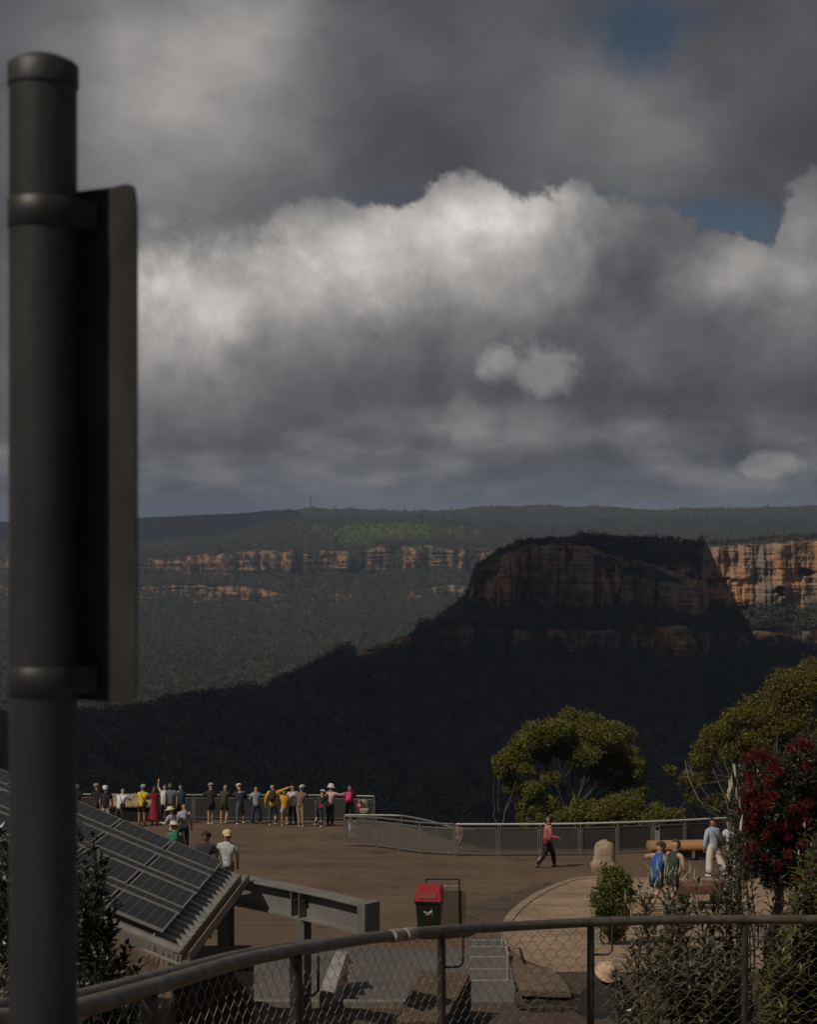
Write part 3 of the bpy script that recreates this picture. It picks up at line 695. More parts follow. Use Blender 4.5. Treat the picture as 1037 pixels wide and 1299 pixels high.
# ------------------------------------------------------------------ foreground sign post
def sign_post():
    D = 1.36; x = (54.5 - CX) / F * D; r = 42.5 / F * D
    zt = lambda py: (CY - py) / F * D
    t = empty('sign_post', (x, D, zg(D))); tag(t, 'dark round post with domed cap and sign seen from behind, close to the camera', 'sign post')
    z0 = zg(D)
    m = MB(); m.lathe([(r, 0), (r, zt(100) - z0)], n=40); m.build('pole', postm, t)
    m = MB(); rc = 44.5 / F * D
    m.lathe([(rc, zt(110) - z0), (rc, zt(84) - z0), (rc * 0.9, zt(80) - z0), (rc * 0.62, zt(74) - z0), (rc * 0.4, zt(70.5) - z0), (0.0001, zt(69.5) - z0)], n=40); m.build('cap', postm, t)
    # sign: a plate running away behind the pole, with a turned flange along its outer edge
    def P(px, d): return Vector(((px - CX) / F * d - x, d - D, 0))
    prof = [P(97, 1.386), P(108, 1.382), P(122, 1.376), P(136, 1.370), P(150, 1.362), P(161, 1.352), P(168, 1.341), P(171, 1.330), P(172.5, 1.320)]
    prof = resample(spline(prof, 4), 0.0025)[0]
    zlo, zhi = (CY - 888) / F * 1.385 - z0, (CY - 238) / F * 1.37 - z0
    m = MB(); n = len(prof); th = Vector((0.0012, 0.0025, 0)); rows = []
    rad = 0.042
    L = [0]
    for a, b in zip(prof, prof[1:]): L.append(L[-1] + (b - a).length)
    tot = L[-1]
    K = 14; grid = []
    for k in range(K + 1):
        row = []
        for i in range(n):
            dd = tot - L[i]; c = 0.0
            if dd < rad: c = rad - math.sqrt(max(rad * rad - (rad - dd) ** 2, 0))
            c *= 1.0
            z = zlo + c + (zhi - zlo - 2 * c) * k / K
            row.append(prof[i] + Vector((0, 0, z)))
        grid.append(row)
    vs = [p for row in grid for p in row] + [p + th for row in grid for p in row]; N = n * (K + 1)
    fs = []
    for k in range(K):
        for i in range(n - 1):
            a = k * n + i; fs.append((a, a + 1, a + 1 + n, a + n)); fs.append((N + a, N + a + n, N + a + 1 + n, N + a + 1))
    for i in range(n - 1): fs.append((i, N + i, N + i + 1, i + 1)); b = K * n + i; fs.append((b, b + 1, N + b + 1, N + b))
    for k in range(K):
        a = k * n; fs.append((a, a + n, N + a + n, N + a)); a = k * n + n - 1; fs.append((a, N + a, N + a + n, a + n))
    m.add(vs, fs, 0, False); m.build('sign_panel', M('sign_back', (0.050, 0.046, 0.039), 0.5, 0.3, 0.25, 12), t)
    clm = M('clamp_steel', (0.032, 0.030, 0.028), 0.5, 0.3, 0.3, 30)
    for ya, yb in ((254, 291), (843, 881)):
        m = MB(); za, zb = zt(ya) - z0, zt(yb) - z0; rr = 44.3 / F * D
        m.lathe([(r * 1.01, zb), (rr, zb + 0.0006), (rr, za - 0.0006), (r * 1.01, za)], n=40)
        a = Vector((r * 0.75, -r * 0.62, 0)); b = P(123, 1.364)
        q = [a, b, b + Vector((0, 0.004, 0)), a + Vector((0, 0.03, 0))]
        m.hexa([p + Vector((0, 0, zb + 0.0008)) for p in q] + [p + Vector((0, 0, za - 0.0008)) for p in q]); m.build('clamp', clm, t)
    m = MB(); m.lathe([(0.11, 0.0), (0.11, 0.012), (0.04, 0.014)], n=24); m.build('base_plate', postm, t)
sign_post()

# ------------------------------------------------------------------ chain link fence in the foreground
def link_fence():
    ctl = [(-120, 1312, 3.15), (-40, 1300, 3.4), (60, 1286, 3.85), (100, 1279, 4.05), (200, 1250.5, 4.75), (310, 1218, 5.7), (400, 1201, 6.5), (470, 1190, 7.1), (560, 1180.5, 7.9), (640, 1175.5, 8.5), (750, 1170, 8.95), (850, 1167, 9.15), (946, 1166.5, 9.3), (1040, 1166.5, 9.4), (1180, 1167, 9.5)]
    rail = spline([W(*c) for c in ctl], 10)
    t = empty('chain_link_fence', (rail[60].x, rail[60].y, zg(rail[60].y))); tag(t, 'low curving chain link fence with pipe handrail crossing the foreground', 'fence')
    off = Vector(t.location)
    loc = lambda p: Vector(p) - off
    m = MB(); m.tube([loc(p) for p in rail], 0.0265, 14); m.build('handrail', railsteel, t)
    ctl2 = [(-120, 1294, 3.45), (-40, 1282, 3.7), (60, 1270, 4.1), (100, 1264, 4.3), (200, 1238.5, 4.95), (310, 1210.5, 5.8), (400, 1197, 6.55), (470, 1188.5, 7.12), (505, 1184.5, 7.45)]
    m = MB(); m.tube([loc(p) for p in spline([W(*c) for c in ctl2], 8)], 0.021, 12); m.build('handrail', railsteel, t)
    cm = M('coupling_steel', (0.32, 0.27, 0.22), 0.5, 0.3, 0.3, 20)
    for (p, q) in ((W(496, 1187.5, 7.3), W(508, 1186, 7.42)), (W(513, 1185.5, 7.46), W(524, 1184.2, 7.56))):
        m = MB(); m.tube([loc(p), loc(q)], 0.031, 14); m.build('coupling', cm, t)
    # posts
    for px, (dx) in ((188, 0), (376, 4), (559, 2), (749, 0), (946, -1)):
        i = min(range(len(rail)), key=lambda k: abs((rail[k].x / rail[k].y * F + CX) - px)); a = rail[i]
        m = MB(); b = Vector((a.x + dx / F * a.y, a.y + 0.02, zg(a.y) - 0.1))
        m.tube([loc(a - Vector((0, 0, 0.02))), loc(b)], 0.021 if px > 400 else 0.026, 12)
        m.build('post', darksteel, t)
        m = MB(); s = 28 / F * a.y if px < 800 else 18 / F * a.y
        c = a + Vector((s, 0.03, -0.03)); h = 0.16
        m.tube([loc(c), loc(c - Vector((0, 0, h - 0.02))), loc(c - Vector((0.02, 0, h))), loc(a + Vector((0.02, 0.02, -0.03 - h)))], 0.006, 8)
        m.build('bracket', darksteel, t)
    # woven wire
    P, step = resample(rail, 0.05); n = len(P)
    rows = 22; hz = 0.045; m = MB(); vs = []; fs = []; k = 0; rw = 0.0014
    topz = -0.033
    for i in range(n):
        for sgn in (0, 1):
            pass
    def fp(i, r):                               # fence surface point at knot i, row r
        i = max(0, min(n - 1, i)); p = P[i]; a = P[max(i - 1, 0)]; b = P[min(i + 1, n - 1)]
        d = (b - a); d.z = 0; d.normalize(); nn = Vector((-d.y, d.x, 0))
        return p + nn * (0.006 * (1 if (i + r) % 2 else -1)) + Vector((0, 0, topz - r * hz)), d
    for i in range(n - 1):
        pts = []
        for r in range(rows + 1):
            j = i + ((r + i) % 2); p, d = fp(j, r)
            # a flattened twist at each knot gives the tall hexagon look
            pts.append(p + Vector((0, 0, hz * 0.16))); pts.append(p - Vector((0, 0, hz * 0.16)))
        pts = [loc(p) for p in pts]
        m.tube(pts, rw, 3, 0, False)
    m.build('wire_mesh', wiremat, t)
link_fence()

# ------------------------------------------------------------------ solar canopy
def solar_canopy():
    P0 = W(284.5, 1092.5, 24.0); P1 = W(209, 1180.5, 24.0 * (1092.5 - CY) / (1180.5 - CY))
    g = (P1 - P0); gl = g.length; g.normalize()
    side = Vector((-abs(g.y), g.x * math.copysign(1, -g.y) if False else -g.x * (-1 if g.y < 0 else 1), 0))
    side = Vector((g.y, -g.x, 0)); side = side if side.x < 0 else -side; side.normalize()
    best = None
    for th in np.linspace(5, 45, 400):              # roof pitch that puts the ridge line where the photo has it
        s = side * math.cos(R(th)) + Vector((0, 0, math.sin(R(th))))
        k = 1.74; p = P0 + s * k
        for _ in range(20):
            p = P0 + s * k; px = CX + p.x / p.y * F; k *= (284.5 - 155) / max(284.5 - px, 1)
        e = abs(CY - p.z / p.y * F - 1039)
        if best is None or e < best[0]: best = (e, th, k, s.copy())
    _, th, k2, s = best; pitch = k2 / 2
    nrm = g.cross(s); nrm = nrm if nrm.z > 0 else -nrm
    t = empty('solar_canopy', (P0.x, P0.y, zg(P0.y))); off = Vector(t.location)
    tag(t, 'open shelter roofed with rows of dark solar panels over corrugated sheet', 'shelter')
    def Q(a, b, c=0.0): return P0 + g * a + s * b + nrm * c - off       # along gutter, up slope, above panel face
    cell = M('solar_cell', (0.017, 0.016, 0.017), 0.35, 0.0, 0.25, 6, 0, spec=0.22)
    frame = M('panel_frame', (0.24, 0.225, 0.205), 0.5, 0.3, 0.15, 8)
    line = M('cell_line', (0.15, 0.145, 0.14), 0.5, 0.2, 0.1, 8)
    dep = [(0, 0.65), (0.99, 1.74), (2.04, 2.82), (3.14, gl)]; gaps = [(0.68, 0.96), (1.77, 2.01), (2.85, 3.11)]
    ncols = 9
    for r_, (a0, a1) in enumerate(dep):
        for c in range(ncols):
            b0 = c * pitch + 0.015; b1 = (c + 1) * pitch - 0.03
            m = MB(); w = 0.022
            for (u0, u1, v0, v1) in ((a0, a1, b0, b0 + w), (a0, a1, b1 - w, b1), (a0, a0 + w, b0 + w, b1 - w), (a1 - w, a1, b0 + w, b1 - w)):
                m.hexa([Q(u0, v0, -0.04), Q(u1, v0, -0.04), Q(u1, v1, -0.04), Q(u0, v1, -0.04), Q(u0, v0), Q(u1, v0), Q(u1, v1), Q(u0, v1)])
            f = m.build('solar_panel', frame, t)
            m = MB()
            m.hexa([Q(u, v, h) for h in (-0.03, -0.004) for (u, v) in ((a0 + w, b0 + w), (a1 - w, b0 + w), (a1 - w, b1 - w), (a0 + w, b1 - w))])
            for q in range(1, 6):
                v = b0 + w + (b1 - b0 - 2 * w) * q / 6
                m.hexa([Q(u, vv, h) for h in (-0.003, -0.0015) for (u, vv) in ((a0 + w, v - 0.004), (a1 - w, v - 0.004), (a1 - w, v + 0.004), (a0 + w, v + 0.004))], 1)
            m.build('cell_face', [cell, line], f)
    for (a0, a1) in gaps:
        m = MB(); b1 = ncols * pitch
        m.hexa([Q(u, v, h) for h in (-0.06, -0.002) for (u, v) in ((a0 + .03, 0), (a1 - .03, 0), (a1 - .03, b1), (a0 + .03, b1))])
        q = 0.1
        while q < b1:
            m.hexa([Q(u, vv, h) for h in (-0.0015, 0.0) for (u, vv) in ((a0, q - 0.004), (a1, q - 0.004), (a1, q + 0.004), (a0, q + 0.004))], 1); q += pitch / 6
        f = m.build('filler_strip', [cell, line], t)
        for u in (a0 + .012, a1 - .012): m = MB(); m.bar(Q(u, 0, -.012), Q(u, b1, -.012), 0.022, 0.03); m.build('strip_frame', frame, f)
    # corrugated roof sheet under the panels, sticking out below their lower edge
    roofm = M('roof_sheet', (0.26, 0.25, 0.235), 0.5, 0.3, 0.2, 5)
    m = MB(); vs = []; na = 72; A0, A1 = -0.16, gl + 0.10; B0, B1 = -0.30, ncols * pitch + 0.2
    for b in (B0, B1):
        for i in range(na * 4 + 1):
            a = A0 + (A1 - A0) * i / (na * 4); ph = i % 16
            h = 0.045 if ph in (5, 6, 7, 8, 9, 10) else (0.0)
            vs.append(Q(a, b, -0.17 + h))
    n = na * 4 + 1
    m.add(vs, [(i, i + 1, n + i + 1, n + i) for i in range(n - 1)])
    m.build('roof_sheet', roofm, t)
    m = MB()
    for h, w, d in ((0, 0.14, 0.02), (1, 0.02, 0.14), (2, 0.02, 0.14)):
        b = -0.37 - (0.0 if h == 0 else (0.06 if h == 1 else -0.06)); c = -0.235 if h == 0 else (-0.155 if h == 1 else -0.20)
        a0 = Q(A0 - 0.05, b, c); a1 = Q(A1 + 0.05, b, c); m.bar(a0, a1, w, d)
    m.build('gutter', M('gutter_zinc', (0.20, 0.165, 0.125), 0.5, 0.4, 0.3, 10), t)
    for i in range(9):
        a = A0 + 0.2 + i * 0.46; m = MB(); m.bar(Q(a, -0.32, -0.30), Q(a, -0.47, -0.22), 0.05, 0.06); m.build('gutter_bracket', darksteel, t)
    m = MB(); m.bar(Q(A1 + 0.03, -0.30, -0.24), Q(A1 + 0.03, B1, -0.24), 0.05, 0.12); m.build('fascia', M('fascia_board', (0.16, 0.145, 0.125), 0.6, 0.1, 0.2, 5), t)
    m = MB(); m.bar(Q(A1 + 0.10, -0.1, -0.42), Q(A1 + 0.10, B1, -0.42), 0.08, 0.20); m.build('rafter', M('old_timber', (0.13, 0.095, 0.065), 0.8, 0, 0.35, 5, 0.3), t)
    tim = M('old_timber', (0.13, 0.095, 0.065), 0.8, 0, 0.35, 5, 0.3)
    for (a, b) in ((gl + 0.1, 0.45), (gl + 0.1, 1.75), (gl + 0.1, 4.2), (0.2, 4.2)):
        p = Q(a, b, -0.3); m = MB(); m.box((p.x, p.y, p.z / 2), (0.2, 0.2, p.z)); m.build('timber_post', tim, t)
    # steel post by the gutter
    p = W(287, 1146, 24.3) - off; m = MB(); z = p.z
    m.box((p.x, p.y, z / 2), (0.05, 0.16, z)); m.box((p.x - 0.05, p.y - 0.085, z / 2), (0.15, 0.012, z)); m.box((p.x + 0.04, p.y + 0.085, z / 2), (0.15, 0.012, z))
    m.build('steel_post', beamm, t)
    return t
solar_canopy()

# the steel beam that springs from the canopy
def steel_beam():
    A = [(268, 1106, 24.7), (306, 1112.5, 24.45), (378, 1126.5, 23.75), (425, 1136.5, 23.2), (464, 1146, 22.75)]
    top = spline([W(*a) for a in A], 6)
    z = sum(p.z for p in top) / len(top)
    h = 0.42
    o = top[len(top) // 2]; t = empty('steel_beam', (o.x, o.y, zg(o.y))); off = Vector(t.location)
    tag(t, 'grey painted curved steel I-beam on a post, end plate facing right', 'beam')
    m = MB(); n = len(top)
    def sweep(w0, w1, z0, z1):
        vs = []
        for i, p in enumerate(top):
            d = top[min(i + 1, n - 1)] - top[max(i - 1, 0)]; d.z = 0; d.normalize(); nn = Vector((d.y, -d.x, 0))
            for w, zz in ((w0, z0), (w1, z0), (w1, z1), (w0, z1)): vs.append(p + nn * w + Vector((0, 0, zz)) - off)
        fs = [(3, 2, 1, 0), tuple((n - 1) * 4 + k for k in range(4))]
        for i in range(n - 1):
            for k in range(4): fs.append((i * 4 + k, i * 4 + (k + 1) % 4, i * 4 + 4 + (k + 1) % 4, i * 4 + 4 + k))
        m.add(vs, fs)
    sweep(-0.15, 0.15, -0.02, 0.0); sweep(-0.15, 0.15, -h, -h + 0.02); sweep(-0.008, 0.008, -h + 0.02, -0.02)
    m.build('beam', beamm, t)
    i2 = n - 2; d = (top[-1] - top[-3]); d.z = 0; d.normalize(); nn = Vector((d.y, -d.x, 0)); rz = math.atan2(d.y, d.x)
    p = top[-1] - off; m = MB(); m.box((p.x + d.x * 0.07, p.y + d.y * 0.07, p.z - h / 2 + 0.01), (0.14, 0.30, h + 0.05), rz); m.build('end_plate', M('end_plate_paint', (0.14, 0.136, 0.128), 0.6, 0.1, 0.2, 3), t)
    for f in (379, 389, 463):
        i = min(range(n), key=lambda k: abs(top[k].x / top[k].y * F + CX - f)); q = top[i] - off + nn * 0.08 + d * ((f - (top[i].x / top[i].y * F + CX)) / F * 23)
        m = MB(); m.box((q.x, q.y, q.z - h / 2), (0.015, 0.14, h - 0.045), rz)
        m.build('stiffener', beamm, t)
        m = MB(); m.box((q.x + 0.03, q.y - 0.02, q.z - 0.15), (0.05, 0.05, 0.03), rz); m.build('bolt', darksteel, t)
    q = W(385, 1166, 23.6) - off; m = MB(); zz = q.z
    m.box((q.x - 0.05, q.y - 0.08, zz / 2), (0.13, 0.012, zz)); m.box((q.x, q.y, zz / 2), (0.012, 0.15, zz)); m.box((q.x + 0.05, q.y + 0.08, zz / 2), (0.13, 0.012, zz))
    m.build('post', beamm, t)
steel_beam()

# black shed below the canopy
def shed():
    a = W(226, 1200, 22.6); b = W(318, 1199, 22.6); c = W(326, 1214, 20.9); d = W(214, 1216, 20.9)
    t = empty('black_shed', (b.x - 0.5, 21.7, zg(21.7))); off = Vector(t.location)
    tag(t, 'low black flat roofed shed under the solar canopy', 'shed')
    blk = M('black_cladding', (0.010, 0.010, 0.010), 0.7, 0, 0.4, 6)
    m = MB(); top = [d, c, b, a]; m.hexa([p - off - Vector((0, 0, 0.10)) for p in top] + [p - off for p in top]); m.build('roof', blk, t)
    cc = sum(top, Vector()) / 4
    q = [cc + (p - cc) * 0.93 for p in top]
    m = MB(); m.hexa([Vector((p.x, p.y, zg(p.y))) - off for p in q] + [p - off - Vector((0, 0, 0.10)) for p in q]); m.build('wall', blk, t)
shed()

# roof aerial
def aerial():
    a = W(181, 1204, 19.9); b = W(233, 1225.5, 19.6)
    t = empty('tv_aerial', (a + b) / 2); tag(t, 'small pale rod aerial with cross bars hanging below the canopy corner', 'aerial'); off = Vector(t.location)
    al = M('aerial_metal', (0.30, 0.27, 0.24), 0.5, 0.3, 0.2, 9)
    m = MB(); m.bar(a - off, b - off, 0.028, 0.028); m.build('boom', al, t)
    for k in range(8):
        p = a + (b - a) * (0.12 + 0.115 * k) - off; h = 0.10 + (0.02 if k % 2 else 0); m = MB(); m.tube([p - Vector((0.0, 0.03, h)), p + Vector((0.0, 0.03, h))], 0.006, 6); m.build('element', al, t)
    m = MB(); m.tube([a - off + Vector((0.1, 0.02, 0.0)), a - off + Vector((0.12, 0.22, 0.16))], 0.014, 6); m.build('mount', al, t)
aerial()

# ------------------------------------------------------------------ steps, stringer, blocks, ledge
def steps():
    t = empty('concrete_steps', G(622, 1240)); off = Vector(t.location); tag(t, 'flight of broad grey concrete steps with pale nosings behind the fence', 'steps')
    nos = M('step_nosing', (0.19, 0.175, 0.155), 0.8, 0, 0.2, 6); ys = [1273, 1257, 1242, 1227, 1213.5, 1203]
    for y0, y1 in zip(ys, ys[1:]):
        xa0, xa1 = np.interp(y0, [1203, 1273], [596, 594]), np.interp(y0, [1203, 1273], [642, 656])
        A = G(xa0, y0); B = G(xa1, y0); C = G(np.interp(y1, [1203, 1273], [642, 656]), y1); Dd = G(596, y1)
        zt = max(A.z, B.z) + 0.02; m = MB()
        base = [A, B, C, Dd]
        m.hexa([Vector((p.x, p.y, C.z - 0.1)) - off for p in base] + [Vector((p.x, p.y, zt)) - off for p in base]); tr = m.build('tread', grey, t)
        m = MB(); m.box(((C.x + Dd.x) / 2 - off.x, C.y - off.y - 0.01, zt - off.z + 0.004), ((C - Dd).length - 0.01, 0.09, 0.03)); m.build('nosing', nos, tr)
steps()
def step_rail():
    p = G(645, 1257); t = empty('step_handrail', p); tag(t, 'short pale handrail stanchion beside the concrete steps', 'handrail')
    w = M('pale_rail_paint', (0.30, 0.28, 0.26), 0.5, 0.2, 0.2, 9)
    m = MB(); m.tube([(0, 0, -0.02), (0, 0, 0.62)], 0.03, 10); m.build('post', w, t)
    q = G(638, 1207) - p; m = MB(); m.tube([(0.0, 0, 0.62), (q.x, q.y, q.z + 0.55)], 0.025, 8); m.build('handrail', w, t)
    m = MB(); m.tube([(q.x, q.y, q.z - 0.02), (q.x, q.y, q.z + 0.55)], 0.03, 10); m.build('post', w, t)
step_rail()
def stringer():
    t = empty('stair_cheek', G(420, 1279)); off = Vector(t.location); tag(t, 'pale concrete stair cheek with dark wedges for step shadows along its right side', 'stair')
    pale = M('pale_concrete', (0.27, 0.25, 0.22), 0.8, 0, 0.25, 4, 0.1)
    D0 = Dg(1280); b = G(405, 1280); zt = b.z + (1280 - 1258) / F * D0
    D1 = D0 + 2.2
    z2 = -(1207 - CY) / F * D1
    q = [Vector(((405 - CX) / F * D0, D0, 0)), Vector(((424.5 - CX) / F * D0, D0, 0)), Vector(((441 - CX) / F * D1, D1, 0)), Vector(((425 - CX) / F * D1, D1, 0))]
    zt4 = [zt, zt, z2, z2]; m = MB()
    m.hexa([Vector((p.x, p.y, zg(p.y) - 0.05)) - off for p in q] + [Vector((p.x, p.y, z)) - off for p, z in zip(q, zt4)]); m.build('cheek_wall', pale, t, 0.008)
    for k in range(3):  # dark wedges put in for the triangular shadows of the steps
        f = 0.16 + 0.27 * k; p = q[1] + (q[2] - q[1]) * f; p2 = q[1] + (q[2] - q[1]) * (f + 0.2); z0 = zt + (z2 - zt) * f - 0.02; z1 = zt + (z2 - zt) * (f + 0.24)
        m = MB(); A = Vector((p.x + 0.004, p.y, z0)) - off; B = Vector((p2.x + 0.004, p2.y, z1)) - off; C = A + Vector((0.16, 0.02, 0)); dd = Vector((0, 0.05, 0))
        m.add([A, C, B, A + dd, C + dd, B + dd], [(0, 1, 2), (3, 5, 4), (0, 3, 4, 1), (1, 4, 5, 2), (2, 5, 3, 0)])
        m.build('tread_bracket', M('rusted_steel', (0.05, 0.028, 0.02), 0.8, 0.2, 0.4, 10), t)
stringer()
def rough(o, amp, s, sub=3):
    """roughens a mesh as stone: subdivide, push along noise"""
    bm = bmesh.new(); bm.from_mesh(o.data); bmesh.ops.subdivide_edges(bm, edges=bm.edges[:], cuts=sub, use_grid_fill=True)
    bm.normal_update()
    sh = sum(map(ord, o.name))
    for v in bm.verts:
        n = float(fbm(np.array(v.co.x * s + v.co.z * s * 1.3 + sh), np.array(v.co.y * s - v.co.z * s + 3), 3)); v.co += v.normal * n * amp
    bm.to_mesh(o.data); bm.free()
def blocks():
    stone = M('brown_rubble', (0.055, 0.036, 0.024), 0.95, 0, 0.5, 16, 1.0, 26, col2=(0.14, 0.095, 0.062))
    t = empty('planter_block', G(552, 1300)); off = Vector(t.location); tag(t, 'low planter block topped with coarse brown mulch, dark right side', 'planter')
    zt = off.z + 0.55
    def T(px, py): k = zt / ((CY - py) / F); return Vector(((px - CX) / F * k, k, zt))
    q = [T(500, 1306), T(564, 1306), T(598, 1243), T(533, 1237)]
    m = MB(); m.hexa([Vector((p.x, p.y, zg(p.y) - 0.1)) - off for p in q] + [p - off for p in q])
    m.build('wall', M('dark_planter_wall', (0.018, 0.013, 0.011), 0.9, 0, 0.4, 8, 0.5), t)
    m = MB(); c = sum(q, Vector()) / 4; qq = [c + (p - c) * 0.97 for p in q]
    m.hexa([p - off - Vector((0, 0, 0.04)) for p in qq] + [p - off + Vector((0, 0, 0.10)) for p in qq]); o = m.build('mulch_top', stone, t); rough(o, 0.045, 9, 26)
    # sandstone ledge
    led = M('ledge_sandstone', (0.095, 0.066, 0.044), 0.9, 0, 0.4, 6, 0.6, 14, col2=(0.15, 0.105, 0.07)); drk = M('ledge_dark_rock', (0.05, 0.037, 0.027), 0.95, 0, 0.5, 6, 0.8, 12)
    t = empty('sandstone_ledge', G(692, 1284)); off = Vector(t.location); tag(t, 'rough sandstone ledge with flagstone top between steps and seated visitor', 'ledge')
    zt = off.z + 0.34
    q = [T(660, 1256), T(726, 1258), T(700, 1226), T(650, 1222)]
    m = MB(); m.hexa([p - off - Vector((0, 0, 0.10)) for p in q] + [p - off for p in q]); o = m.build('flagstone', led, t); rough(o, 0.05, 3, 8)
    x = 655.0; k = 0
    for row, (y0, y1, xs) in enumerate(((1258, 1268, (662, 682, 700, 716, 733)), (1268, 1279, (655, 676, 694, 722, 738)), (1277, 1286, (668, 690, 712, 736)))):
        for xa, xb in zip(xs, xs[1:]):
            D = q[0].y + 0.12 - 0.12 * row; a = W(xa, y1, D); b = W(xb, y0, D)
            m = MB(); m.box(((a.x + b.x) / 2 - off.x, D + 0.2 - off.y, (a.z + b.z) / 2 - off.z), ((b.x - a.x) * 0.96, 0.5, (b.z - a.z) * 0.94)); o = m.build('rock', drk, t); rough(o, 0.07, 5, 4)
blocks()

# upright boulder
def boulder():
    p = G(767, 1112); t = MB(); D = p.y; s = D / F
    def cut(v):
        n = 1 + 0.22 * float(fbm(np.array(v.x * 4 + 3), np.array(v.z * 4 + v.y * 3), 3)); z = v.z
        k = 1.25 if z < 0 else 1.0
        return Vector((math.copysign(abs(v.x) ** 0.8, v.x) * n * k * 1.0, v.y * n * k, z * n))
    t.ellipsoid((0, 0, 0.46), (0.25, 0.24, 0.66), 40, 28, 0, None, cut)
    o = t.build('boulder', M('sandstone_boulder', (0.29, 0.225, 0.155), 0.9, 0, 0.3, 5, 0.7, 12)); o.location = p
    tag(o, 'upright sandstone boulder standing at the plaza edge by the walker', 'boulder')
boulder()

# benches
def log_bench():
    a = G(826, 1092); b = G(896, 1090); c = (a + b) / 2; t = empty('log_bench', c); tag(t, 'wide tan rounded timber bench on dark supports by the railing', 'bench')
    L = (b - a).length; rz = math.atan2((b - a).y, (b - a).x); t.rotation_euler = (0, 0, rz * 0.3)
    tan = M('tan_timber', (0.36, 0.19, 0.075), 0.55, 0, 0.15, 3, 0.1, stretch=(0.3, 2, 2))
    prof = [(-0.30, 0.36), (-0.33, 0.44), (-0.30, 0.54), (-0.2, 0.62), (0.0, 0.65), (0.2, 0.62), (0.30, 0.54), (0.33, 0.44), (0.30, 0.36)]
    for x0, x1 in ((-L / 2, -0.02), (0.02, L / 2)):
        m = MB(); n = len(prof); vs = [Vector((x, y, z)) for x in (x0, x1) for (y, z) in prof]
        m.add(vs, [(i, n + i, n + i + 1, i + 1) for i in range(n - 1)] + [(n - 1, n + n - 1, n, 0)], 0, True); m.add(vs[:n], [tuple(range(n))]); m.add(vs[n:], [tuple(reversed(range(n)))]); m.build('seat', tan, t)
    for x in (-L * 0.32, L * 0.12, L * 0.4):
        m = MB(); m.box((x, 0.02, 0.17), (0.34, 0.4, 0.40)); m.build('support', M('bench_support', (0.03, 0.027, 0.026), 0.7), t)
log_bench()
def brick_bench():
    a = G(856, 1148); b = G(925, 1148); c = (a + b) / 2; t = empty('brick_bench', c); tag(t, 'low red brown slab bench casting a dark shadow on the plaza', 'bench')
    L = (b - a).length; red = M('red_brown_slab', (0.14, 0.060, 0.040), 0.7, 0, 0.2, 5, 0.1)
    m = MB(); m.box((0, 0.1, 0.42), (L, 0.55, 0.24)); m.build('seat', red, t, 0.02)
    for x in (-L * 0.3, L * 0.3): m = MB(); m.box((x, 0.2, 0.15), (0.25, 0.35, 0.32)); m.build('support', M('bench_support', (0.03, 0.027, 0.026), 0.7), t)
brick_bench()

